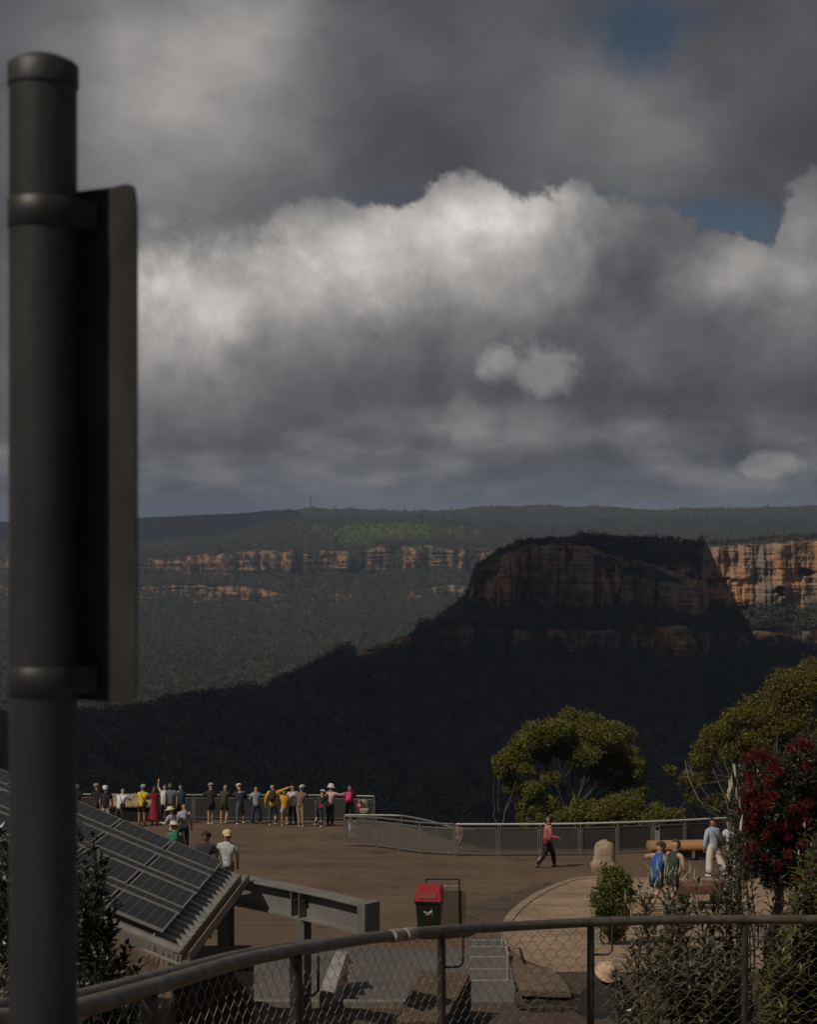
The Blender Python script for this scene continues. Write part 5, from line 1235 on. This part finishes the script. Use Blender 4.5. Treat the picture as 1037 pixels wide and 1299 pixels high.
# ------------------------------------------------------------------ people
def skin_mesh(name, verts, edges, mats, parent, level=1, extra=None):
    """a continuous limb surface grown over joints: verts = (point, radius or (rx, ry))"""
    me = bpy.data.meshes.new('t'); me.from_pydata([tuple(v[0]) for v in verts], edges, [])
    o = bpy.data.objects.new('t', me); COL.objects.link(o)
    md = o.modifiers.new('s', 'SKIN'); md.use_smooth_shade = True; md.branch_smoothing = 0.3
    sv = me.skin_vertices[0].data
    for i, v in enumerate(verts):
        r = v[1]; sv[i].radius = r if isinstance(r, tuple) else (r, r); sv[i].use_root = (i == 0)
    s2 = o.modifiers.new('b', 'SUBSURF'); s2.levels = level
    dg = bpy.context.evaluated_depsgraph_get(); dg.update()
    nm = bpy.data.meshes.new_from_object(o.evaluated_get(dg))
    bpy.data.objects.remove(o); bpy.data.meshes.remove(me)
    nm.materials.clear()
    mats = mats if isinstance(mats, (list, tuple)) else [mats]
    for m in mats: nm.materials.append(m)
    if extra:                                # fine additions (nose, ears, eyes, fingers) welded into the same mesh
        bm = bmesh.new(); bm.from_mesh(nm); base = [bm.verts.new(p) for p in extra.v]
        for f, mi, sm in zip(extra.f, extra.m, extra.sm):
            try:
                q = bm.faces.new([base[i] for i in f]); q.material_index = mi; q.smooth = sm
            except ValueError: pass
        bm.to_mesh(nm); bm.free()
    ob = bpy.data.objects.new(name, nm); COL.objects.link(ob); ob.parent = parent
    nm.polygons.foreach_set('use_smooth', np.ones(len(nm.polygons), dtype=bool))
    return ob
SK = {'light': (0.42, 0.26, 0.19), 'tan': (0.32, 0.18, 0.115), 'brown': (0.17, 0.09, 0.055)}
def cloth(name, c): return M('cloth_' + name, c, 0.85, 0, 0.18, 9, 0.15, 30)
def vec(*a): return Vector(a)
def person(label, pos, h=1.7, face=0.0, skin='light', top=None, sleeve='short', bottom=None, bkind='trousers', hair=('short', (0.015, 0.012, 0.010)), hat=None, shoes=(0.05, 0.05, 0.05), lean=6, twist=0.0,
           arms=None, legs=None, pack=None, bag=None, cloak=None, w=1.0, level=1, head=(0, 0), seat=None, group=None, pattern=None):
    """face 0 looks away from the camera (towards the cliffs); arms/legs = ((upper dir), (lower dir)) left then right"""
    q_ = random.Random(label + 'f')
    if level == 1: face += q_.uniform(-22, 22); lean += q_.uniform(-1, 9); head = (head[0] + q_.uniform(-4, 22), q_.uniform(-40, 40))
    s = h / 1.72; t = empty('person', pos, R(face)); tag(t, label, 'person', group)
    skm = M('skin_' + skin, SK[skin], 0.55, 0, 0.08, 6)
    hipz = 0.92 if seat is None else seat
    la = R(lean); up = vec(0, math.sin(la), math.cos(la)); fw = vec(0, math.cos(la), -math.sin(la))
    P = lambda x, u, f=0.0: vec(x, 0, hipz) + up * u + fw * f + vec(x * 0, 0, 0)
    pel = vec(0, 0, hipz); waist = P(0, .16); chest = P(0, .37, .005); nk = P(0, .525, -.005); nk2 = P(0, .565, .012)
    ht = R(head[0]); hv = vec(math.sin(R(head[1])) * .3, math.sin(la * .4 + ht), math.cos(la * .4 + ht)).normalized(); hf = hv.cross(vec(1, 0, 0)) * -1
    hd0 = nk2 + hv * .045 + hf * .012; hd1 = hd0 + hv * .085 + hf * .004; hd2 = hd1 + hv * .075 - hf * .006
    V = []; E = []
    def v(p, r, par=None):
        V.append((p * s, (r[0] * s * w, r[1] * s * w) if isinstance(r, tuple) else r * s)); i = len(V) - 1
        if par is not None: E.append((par, i))
        return i
    ip_ = v(pel, .135); iw = v(waist, .125, ip_); ic = v(chest, .145, iw); ik = v(nk, .085, ic); ik2 = v(nk2, .066, ik); i0 = v(hd0, .082, ik2); i1 = v(hd1, .104, i0); i2 = v(hd2, .080, i1)
    r_ = random.Random(label)                # everyone stands a little differently
    if legs is None:
        k = r_.random(); sd = r_.choice((0, 1)); L0 = [((-.05, 0.0, -1), (-.02, -.03, -1)), ((.05, 0.0, -1), (.02, -.03, -1))]
        x = -1 if sd == 0 else 1
        if k < .35: L0[sd] = ((.05 * x, .30, -1), (.02 * x, -.42, -1))
        elif k < .65: L0 = [((-.16, .02, -1), (-.05, -.05, -1)), ((.16, .02, -1), (.05, -.05, -1))]
        elif k < .85: L0[sd] = ((-.10 * x, .04, -1), (-.06 * x, -.05, -1))
        legs = tuple(L0)
    if arms is RAILARM:
        j = lambda q: tuple(tuple(c + r_.uniform(-.16, .16) for c in d_) for d_ in q)
        arms = (j(arms[0]), j(arms[1]))
        if r_.random() < .3: arms = (arms[0], ((.45, .1, -1), (-.9, .2, .25))) if r_.random() < .5 else (((-.45, .1, -1), (.9, .2, .25)), arms[1])
    arms = arms or (((-.35, .12, -1), (.05, .45, -.9)), ((.35, .12, -1), (-.05, .45, -.9)))
    LJ = []; AJ = []
    for sd, (ud, ld) in zip((-1, 1), legs):
        ud = Vector(ud).normalized(); ld = Vector(ld).normalized()
        hip = pel + vec(.092 * sd * w, 0, -.07); kn = hip + ud * .40; an = kn + ld * .395; toe_d = vec(ld.x * .2, max(.55, .9 + ld.y * 0), ld.y * .75 if abs(ld.y) > .25 else -.15).normalized()
        a = v(hip, .108, ip_); b = v(kn, .068, a); cc = v((kn + an) / 2 + vec(0, -.012, .04), .064, b); d = v(an, .044, cc); e = v(an + toe_d * .13 + vec(0, 0, -.035), .034, d); LJ.append((hip, kn, an, toe_d))
    ex = MB()
    for sd, (ud, ld) in zip((-1, 1), arms):
        ud = Vector(ud).normalized(); ld = Vector(ld).normalized()
        sh = P(.19 * sd * w, .455); el = sh + ud * .285; wr = el + ld * .245; pm = wr + ld * .075
        a = v(sh, .068, ic); b = v(el, .050, a); d = v(wr, .034, b); e = v(pm, (.034, .022), d); AJ.append((sh, el, wr, pm, ld))
        side = ld.cross(vec(0, 0, 1)); side = side.normalized() if side.length > .05 else vec(1, 0, 0); nn = side.cross(ld)
        for q in range(4):                   # fingers, each its own bent chain, and a thumb from the side of the palm
            b0 = pm + side * (.024 - .016 * q); L = (.066, .076, .072, .056)[q]
            ex.tube([b0 * s, (b0 + ld * L * .5 - nn * .006) * s, (b0 + ld * L - nn * .028) * s], [.0095 * s, .0085 * s, .006 * s], 5)
        b0 = wr + ld * .03 + side * .022 * -sd
        ex.tube([b0 * s, (b0 + ld * .03 + side * .028 * -sd) * s, (b0 + ld * .065 + side * .034 * -sd) * s], [.011 * s, .010 * s, .007 * s], 5)
    ex.ellipsoid((hd1 + hf * .082 - hv * .022) * s, (.013 * s, .018 * s, .022 * s), 8, 6)
    ex.ellipsoid((hd1 + hf * .071 - hv * .062) * s, (.024 * s, .010 * s, .007 * s), 8, 5, 2)
    for sd in (-1, 1):
        ex.ellipsoid((hd1 + vec(.080 * sd, 0, 0) - hv * .015) * s, (.010 * s, .022 * s, .032 * s), 8, 6)
        ex.ellipsoid((hd1 + vec(.031 * sd, 0, 0) + hf * .074 + hv * .004) * s, (.012 * s, .008 * s, .007 * s), 8, 5, 1)
    skin_mesh('body', V, E, [skm, M('eye', (0.02, 0.015, 0.012), 0.3), M('lip', (0.25, 0.10, 0.08), 0.5)], t, level, ex)
    # top
    if top:
        V = []; E = []; tm = top if not isinstance(top, tuple) else cloth('%d_%d_%d' % tuple(int(c * 255) for c in top), top)
        hem = pel + vec(0, 0, .0 if bkind != 'dress' else 0)
        a = v(chest, .182); b = v(waist, .168, a); c = v(hem + vec(0, 0, -.02), .172, b); c2 = v(hem + vec(0, 0, -.13 if bkind != 'dress' else -.05), .172, c); k = v(nk + up * .0, .108, a); k2 = v(nk + up * .035, .085, k)
        for sd, (sh, el, wr, pm, ld) in zip((-1, 1), AJ):
            if sleeve == 'none':
                v(sh - vec(sd * .03, 0, -.02), .085, a); continue
            e = v(sh, .092, a); f = v(sh + (el - sh) * (.72 if sleeve == 'short' else 1), .074 if sleeve == 'short' else .068, e)
            if sleeve == 'long': v(el + (wr - el) * .98, .052, f)
        skin_mesh('shirt', V, E, tm, t, level)
    if bottom:
        bm_ = bottom if not isinstance(bottom, tuple) else cloth('%d_%d_%d' % tuple(int(c * 255) for c in bottom), bottom)
        if bkind in ('trousers', 'shorts', 'capri', 'wide'):
            V = []; E = []; a = v(pel + vec(0, 0, .0), .158); a0 = v(pel + up * .14, .150, a)
            for sd, (hip, kn, an, td) in zip((-1, 1), LJ):
                b = v(hip, .132, a)
                if bkind == 'shorts': v(hip + (kn - hip) * .72, .112, b)
                else:
                    c = v(kn, .088 if bkind != 'wide' else .108, b); v(kn + (an - kn) * (.98 if bkind != 'capri' else .6), .068 if bkind == 'trousers' else (.072 if bkind == 'capri' else .125), c)
            skin_mesh('trousers', V, E, bm_, t, level)
        else:
            m = MB(); z1 = {'skirt': .5, 'dress': .28}[bkind]
            m.lathe([(.30 * s, z1 * s), (.25 * s, (z1 + .2) * s), (.18 * s, hipz * .93 * s), (.145 * s, (hipz + .1) * s), (.12 * s, (hipz + .2) * s)], n=20, sx=w)
            m.build('skirt', bm_, t)
    # shoes
    sm = M('shoe_%d_%d_%d' % tuple(int(c * 255) for c in shoes), shoes, 0.6, 0, 0.2, 9)
    for sd, (hip, kn, an, td) in zip((-1, 1), LJ):
        m = MB(); c = an + td * .055 + vec(0, 0, -.035); q = td.to_track_quat('Y', 'Z').to_matrix()
        m.ellipsoid(c * s, (.05 * s, .145 * s, .052 * s), 12, 8, 0, q, lambda p: Vector((p.x, p.y, max(p.z, -.036 * s)))); m.build('shoe', sm, t)
    # hair
    hk, hc = hair
    hm = M('hair_%d_%d_%d' % tuple(int(c * 255) for c in hc), hc, 0.6, 0, 0.35, 30, 0.3, 60)
    m = MB(); q = Matrix((vec(1, 0, 0), hf, hv)).transposed()
    def hcut(p):
        f = 1 + 0.06 * float(fbm(np.array(p.x * 40), np.array(p.z * 40 + p.y * 30), 2)); p = p * f
        if p.y > .035 * s and p.z < .05 * s: p = Vector((p.x * .9, .035 * s, p.z))
        return p
    if hk != 'bald':
        m.ellipsoid((hd1 + hv * .004 - hf * .022) * s, (.112 * s, .116 * s, .130 * s), 18, 12, 0, q, hcut)
        if hk == 'long': m.ellipsoid((hd1 - hv * .13 - hf * .085) * s, (.105 * s, .055 * s, .21 * s), 14, 10, 0, q)
        if hk == 'bun': m.ellipsoid((hd1 + hv * .06 - hf * .12) * s, (.05 * s, .05 * s, .05 * s), 12, 8, 0, q)
        if hk == 'curly':
            for _ in range(26):
                d = Vector(rng.normal(size=3)); d.normalize(); d.z = abs(d.z) * 1.0 - .1; m.ellipsoid((hd1 + hv * .03 - hf * .03 + q @ Vector((d.x * .10, d.y * .10, d.z * .10))) * s, (.038 * s, .038 * s, .038 * s), 7, 5)
        m.build('hair', hm, t)
    if hat:
        kind, c = hat; hm = M('hat_%d_%d_%d' % tuple(int(x * 255) for x in c), c, 0.85, 0, 0.15, 14, 0.3, 60); m = MB(); o = hd1 + hv * .052 - hf * .012
        def L_(prof, sx=1.0, sy=1.12):
            mm = MB(); mm.lathe(prof, n=22, sx=sx, sy=sy); m.add([(o + q @ (Vector(p) * 1.14)) * s for p in mm.v], mm.f, 0, True)
        if kind == 'cap':
            L_([(.107, -.005), (.112, .02), (.10, .062), (.06, .098), (.001, .108)]); m.add([(o + q @ (Vector(p) * 1.14)) * s for p in [(-.075, .10, .005), (.075, .10, .005), (.06, .19, -.012), (0, .205, -.014), (-.06, .19, -.012), (-.075, .10, .014), (.075, .10, .014), (.06, .19, -.004), (0, .205, -.006), (-.06, .19, -.004)]],
                 [(0, 1, 2, 3, 4), (9, 8, 7, 6, 5), (1, 6, 7, 2), (2, 7, 8, 3), (3, 8, 9, 4), (0, 4, 9, 5)])
        if kind in ('straw', 'wide', 'bucket'):
            br = {'straw': .19, 'wide': .178, 'bucket': .16}[kind]; dz = {'straw': -.012, 'wide': -.02, 'bucket': -.05}[kind]
            L_([(.108, -.012), (br, dz), (br, dz + .008), (.112, .004), (.106, .06), (.085, .098), (.04, .105), (.001, .10)], 1.0, 1.08)
        m.build('hat', hm, t)
    if pack:
        pm_ = M('pack_%d_%d_%d' % tuple(int(x * 255) for x in pack), pack, 0.75, 0, 0.2, 10); m = MB(); c = P(0, .30, -.20)
        q2 = Matrix((vec(1, 0, 0), fw, up)).transposed()
        m.ellipsoid(c * s, (.155 * s, .10 * s, .23 * s), 16, 12, 0, q2, lambda p: Vector((math.copysign(abs(p.x / (.155 * s)) ** .6 * .155 * s, p.x), p.y, math.copysign(abs(p.z / (.23 * s)) ** .7 * .23 * s, p.z))))
        pk = m.build('backpack', pm_, t)
        m = MB(); m.ellipsoid((c - fw * .085 - up * .06) * s, (.11 * s, .045 * s, .11 * s), 14, 8, 0, q2); m.build('pocket', pm_, pk)
        for sd in (-1, 1): m = MB(); m.tube([P(.09 * sd, .50, -.13) * s, P(.11 * sd, .56, -.02) * s, P(.11 * sd, .48, .13) * s, P(.12 * sd, .25, .12) * s], .016 * s, 6); m.build('strap', pm_, pk)
    if cloak:
        m = MB(); m.lathe([(.47 * s, .0), (.46 * s, .14 * s), (.41 * s, .34 * s), (.33 * s, .50 * s), (.235 * s, .62 * s), (.12 * s, .70 * s), (.075 * s, .74 * s)], n=28, sy=.9); m.v = [(p[0] * (1 + .06 * math.sin(5 * math.atan2(p[1], p[0]))), p[1] * (1 + .05 * math.sin(7 * math.atan2(p[1], p[0]))) + max(0, p[2]) * .12, p[2]) for p in m.v]
        m.build('cloak', cloth('black_cloak', cloak), t)
    if bag:
        bmt = M('bag_%d_%d_%d' % tuple(int(x * 255) for x in bag), bag, 0.55, 0, 0.2, 10); m = MB(); c = P(.17, .02, -.10)
        m.box(c * s, (.22 * s, .10 * s, .17 * s), 0.3); bg_ = m.build('bag', bmt, t, .02 * s)
        m = MB(); m.tube([c * s, P(.02, .30, -.15) * s, P(-.13, .53, -.06) * s, P(-.12, .48, .12) * s], .012 * s, 6); m.build('strap', bmt, bg_)
    return t
def at(px, fy): return G(px, fy)
RAILARM = (((-.14, .75, -.8), (.22, .9, .15)), ((.14, .75, -.8), (-.22, .9, .15)))
DOWN = (((-.25, .0, -1), (.0, .25, -1)), ((.25, .0, -1), (.0, .25, -1)))
GP = 'visitors on the lookout'
plaid = M('lavender_check_cloth', (0.26, 0.23, 0.30), 0.85, 0, 0.0, 14, col2=(0.42, 0.39, 0.46)); printm = M('grey_print_shirt', (0.30, 0.32, 0.34), 0.85, 0, 0, 16, col2=(0.62, 0.62, 0.62)); camo = M('pram_print', (0.16, 0.14, 0.10), 0.85, 0, 0, 9, col2=(0.32, 0.28, 0.21))
checked = M('white_blue_check', (0.40, 0.42, 0.50), 0.85, 0, 0, 12, col2=(0.66, 0.66, 0.70))
person('person with pink hat and dark clothes at the far left of the railing', at(124, 1046), 1.72, 12, 'tan', (.02, .018, .02), 'short', (.02, .02, .022), hat=('cap', (.30, .17, .16)), arms=RAILARM)
person('person in white cap, black vest and white sleeves beside the lookout table', at(134, 1049), 1.7, -20, 'light', (.012, .012, .013), 'short', (.42, .40, .40), hat=('cap', (.62, .58, .50)), arms=DOWN)
person('person in white shirt with black sling leaning over the lookout table', at(152, 1050), 1.68, -8, 'light', (.58, .57, .56), 'short', (.03, .03, .035), hair=('short', (.012, .01, .01)), lean=20, arms=(((-.3, .5, -.8), (.2, .9, .3)), ((.5, .3, -.5), (.3, .5, .9))), shoes=(.6, .6, .6), bag=(.015, .015, .015))
person('person with grey cap, yellow shirt and black shorts at the lookout table', at(180, 1047), 1.70, 0, 'tan', (.62, .42, .02), 'short', (.012, .012, .014), 'shorts', hat=('cap', (.30, .31, .33)), arms=RAILARM, bag=(.02, .02, .02), lean=10)
person('woman in long deep red dress among the left visitors', at(196, 1047), 1.66, 10, 'brown', (.20, .008, .016), 'short', (.20, .008, .016), 'dress', hair=('long', (.012, .01, .01)), arms=RAILARM)
person('woman in white top with one arm raised beside the red dress', at(208, 1044), 1.68, -20, 'light', (.55, .52, .52), 'none', (.02, .02, .022), hair=('long', (.012, .01, .01)), arms=(((-.7, .3, .6), (-.1, .2, 1)), ((.3, .3, -1), (.1, .6, -.6))))
person('grey haired man in grey polo shirt turning towards the camera', at(218, 1045), 1.76, 150, 'tan', (.11, .115, .13), 'short', (.025, .025, .03), hair=('short', (.10, .08, .06)), arms=DOWN, w=1.1, lean=2)
person('person in dark teal top leaning on the railing behind the grey polo', at(230, 1043), 1.66, 0, 'tan', (.012, .028, .036), 'long', (.015, .017, .02), arms=RAILARM, lean=14)
person('person in lavender checked shirt with pale straw hat, left of the pair', at(219, 1080), 1.52, 70, 'light', plaid, 'long', (.015, .015, .018), hat=('straw', (.62, .52, .30)), arms=(((-.2, .3, -1), (.1, .9, .1)), ((.2, .3, -1), (-.1, .9, .1))))
person('person in lavender checked shirt with dark hair, right of the pair', at(233, 1078), 1.62, -20, 'tan', plaid, 'long', (.012, .012, .014), arms=DOWN, w=1.05, pack=(.30, .27, .33))
person('person in straw hat mostly hidden behind the solar panels', at(221, 1113), 1.60, 20, 'tan', (.10, .16, .12), 'short', (.05, .05, .05), hat=('straw', (.60, .50, .28)), pack=(.02, .14, .09))
person('man with black hair and dark grey shirt behind the solar panel edge', at(261, 1140), 1.72, -5, 'brown', (.026, .028, .034), 'short', (.04, .04, .045), arms=DOWN, lean=2, level=2, hair=('curly', (.012, .01, .009)))
person('man in straw cap and pale printed shirt with khaki trousers near the panels', at(288, 1139), 1.73, 4, 'tan', printm, 'short', (.13, .10, .055), hat=('cap', (.62, .48, .24)), arms=DOWN, lean=2, level=2, w=1.08)
person('person in olive jacket, black shorts and grey cap at the railing', at(268, 1045), 1.72, 8, 'light', (.018, .020, .012), 'long', (.012, .012, .014), 'shorts', hat=('cap', (.26, .25, .25)), arms=RAILARM, shoes=(.6, .58, .56))
person('person in olive green coat with bare legs at the railing', at(284, 1045), 1.70, -8, 'light', (.040, .040, .014), 'long', (.028, .028, .012), 'shorts', hair=('long', (.02, .014, .01)), arms=RAILARM, shoes=(.6, .58, .56))
person('person in navy jacket and jeans with a white cap at the railing', at(305, 1045.5), 1.72, 0, 'light', (.014, .020, .045), 'long', (.075, .085, .11), hat=('cap', (.5, .5, .5)), arms=RAILARM, shoes=(.5, .5, .5), lean=12, w=1.15)
person('woman in pale grey top with long hair and blue trousers at the railing', at(325, 1045), 1.62, 6, 'light', (.26, .28, .32), 'short', (.018, .028, .065), 'wide', hair=('long', (.014, .010, .010)), arms=RAILARM, lean=8)
person('person in yellow hooded jacket with black backpack pointing up right', at(346, 1047), 1.76, 0, 'light', (.60, .33, .012), 'long', (.060, .064, .07), hair=('short', (.012, .010, .010)), arms=(((-.45, .0, -1), (-.05, .1, -1)), ((1, .2, .38), (1, .3, .45))), pack=(.016, .016, .018), shoes=(.45, .42, .30), lean=2)
person('short person in yellow top and pale denim shorts beside the yellow jacket', at(361, 1047), 1.52, -10, 'tan', (.60, .30, .012), 'short', (.34, .37, .42), 'shorts', hair=('long', (.03, .015, .01)), arms=RAILARM, shoes=(.5, .45, .4))
person('person in white patterned shirt and dark trousers at the railing', at(372, 1046), 1.70, 0, 'tan', checked, 'short', (.016, .016, .02), hair=('short', (.012, .010, .010)), arms=RAILARM)
person('heavy man in brown vest and khaki trousers at the railing', at(381, 1048.5), 1.72, -6, 'light', (.17, .105, .07), 'short', (.27, .215, .13), hat=('cap', (.42, .36, .26)), arms=RAILARM, w=1.15, shoes=(.5, .48, .42), lean=3)
person('person in black top with pale cap crouching forward at the railing', at(405, 1048.5), 1.55, -30, 'light', (.012, .012, .014), 'short', (.022, .030, .060), hat=('cap', (.5, .5, .48)), arms=RAILARM, lean=26, bag=(.26, .03, .06), legs=(((-.15, .3, -1), (-.05, -.5, -1)), ((.15, -.1, -1), (.1, -.25, -1))), shoes=(.55, .55, .55))
person('person in white bucket hat and pale pink shirt at the railing', at(419, 1047.5), 1.74, -14, 'light', (.52, .33, .33), 'long', (.016, .016, .018), hat=('bucket', (.62, .54, .54)), arms=(((-.3, .6, -.8), (.2, .9, .2)), ((.5, .7, -.3), (.3, .9, .3))))
person('person with black hair and bright pink backpack beside the pram', at(444, 1046), 1.68, -10, 'tan', (.015, .014, .02), 'short', (.014, .014, .016), hair=('long', (.010, .009, .009)), arms=RAILARM, pack=(.72, .025, .16))
def pram():
    p = at(462, 1046); t = empty('pram', p, R(15)); tag(t, 'patterned grey brown pram with hood beside the pink backpack', 'pram'); blk = M('screen_frame', (0.012, 0.011, 0.011), 0.6)
    m = MB(); m.ellipsoid((0, 0, .60), (.23, .42, .20), 16, 10, 0, None, lambda v: Vector((v.x, v.y, min(v.z, .12)))); m.build('seat', camo, t)
    m = MB(); m.ellipsoid((0.02, .14, .80), (.25, .27, .27), 16, 10, 0, None, lambda v: Vector((v.x, max(v.y, -.12), max(v.z, -.06 + .3 * max(0, -v.y))))); m.build('hood', camo, t)
    for x in (-.26, .26):
        for y in (-.38, .38):
            m = MB(); m.tube([Vector((x, y + .13 * math.cos(a), .14 + .13 * math.sin(a))) for a in np.linspace(0, 6.2832, 17)], .02, 6); m.build('wheel', blk, t)
        m = MB(); m.tube([(x, -.38, .14), (x, .1, .45), (x, -.62, 1.0)], .014, 6); m.build('frame', blk, t)
    m = MB(); m.tube([(-.26, -.62, 1.0), (.26, -.62, 1.0)], .018, 6); m.build('handle', blk, t)
pram()
person('small child with pink hat sitting up in the patterned pram', at(459, 1046) + vec(-.1, -.05, .5), 0.95, 10, 'light', (.45, .16, .16), 'short', (.3, .25, .2), seat=.2 , hat=('cap', (.46, .12, .12)), legs=(((-.1, 1, -.1), (0, .2, -1)), ((.1, 1, -.1), (0, .2, -1))))
person('small child in pink clothes seen through the mesh railing bend', at(585, 1085.2) + vec(0, .9, 0), 0.95, 160, 'light', (.42, .24, .22), 'short', (.34, .22, .20), hair=('short', (.12, .05, .03)), shoes=(.55, .5, .5), legs=(((-.15, .7, -.7), (-.05, -.6, -1)), ((.15, .7, -.7), (.05, -.6, -1))))
person('woman in pink top and black leggings striding right across the forecourt', at(695, 1100.5), 1.68, -84, 'tan', (.42, .13, .14), 'long', (.010, .009, .010), hair=('bun', (.014, .010, .009)), shoes=(.04, .03, .03), lean=5, level=2, seat=.865,
       legs=(((-.02, .58, -1), (-.0, .12, -1)), ((.02, -.34, -1), (0, -.80, -1))), arms=(((-.15, -.1, -1), (.1, .9, -.1)), ((.15, .1, -1), (-.1, .95, -.2))), bag=(.20, .02, .03))
person('man in dark green tank top and black shorts stepping along the plaza', at(853, 1157), 1.76, -48, 'light', (.022, .042, .034), 'none', (.010, .010, .011), 'shorts', hair=('short', (.07, .03, .015)), shoes=(.45, .36, .34), level=2, w=1.1, lean=13,
       legs=(((.0, .52, -1), (0, -.12, -1)), ((.0, -.22, -1), (0, -.55, -1))), arms=(((-.2, .3, -1), (.2, .9, -.2)), ((.3, -.1, -1), (-.1, .6, -.8))))
person('person in bright blue sports top and shorts close beside the tank top man', at(834, 1156), 1.68, -45, 'light', (.012, .085, .36), 'none', (.010, .014, .030), 'shorts', hair=('curly', (.06, .022, .012)), shoes=(.55, .5, .5), level=2, lean=14,
       legs=(((.0, -.12, -1), (0, -.45, -1)), ((.0, -.34, -1), (0, -.75, -1))), arms=(((-.9, .1, -.25), (.1, .9, -.2)), ((.3, .2, -1), (-.1, .8, -.4))))
person('woman with long black hair, pale blue top, white trousers and black handbag', at(905, 1111), 1.70, 28, 'tan', (.36, .42, .52), 'long', (.60, .54, .46), 'wide', hair=('long', (.010, .009, .009)), shoes=(.62, .56, .5), level=2, lean=2,
       legs=(((-.12, -.02, -1), (-.03, -.04, -1)), ((.26, -.25, -1), (.2, -.55, -1))), arms=DOWN, bag=(.012, .010, .010))
person('person in white printed clothes half hidden by the red flowering tree', at(928, 1110), 1.62, 10, 'tan', checked, 'short', (.55, .50, .46), 'wide', hair=('short', (.012, .010, .010)), shoes=(.5, .45, .4), arms=(((-.3, .1, -1), (0, .3, -1)), ((.8, .3, .4), (.5, .3, .9))))
person('visitor in straw sun hat and black clothes sitting on the garden edge', Vector(((771 - CX) / F * 25.4, 25.4, zg(25.4) - .10)), 1.72, 6, 'light', (.012, .012, .013), 'long', (.014, .013, .015), 'wide', hat=('wide', (.50, .36, .25)), seat=.12, level=2, w=1.2, lean=8, head=(-38, 0), hair=('long', (.03, .02, .015)), cloak=(.011, .011, .012),
       legs=(((-.35, .85, .35), (.25, .5, -.75)), ((.35, .85, .35), (-.25, .5, -.75))), arms=(((-.55, .35, -.8), (.4, .9, .1)), ((.55, .35, -.8), (-.4, .9, .1))))
person('person with grey hair at the far left, partly behind the dark post', at(97, 1046), 1.7, 0, 'tan', (.02, .02, .024), 'long', (.02, .02, .02), hair=('short', (.26, .25, .26)), arms=RAILARM)

# ------------------------------------------------------------------ render settings the scene relies on
sc.render.engine = 'CYCLES'
sc.cycles.use_denoising = True
sc.cycles.max_bounces = 6; sc.cycles.diffuse_bounces = 3; sc.cycles.transparent_max_bounces = 12; sc.cycles.volume_bounces = 0
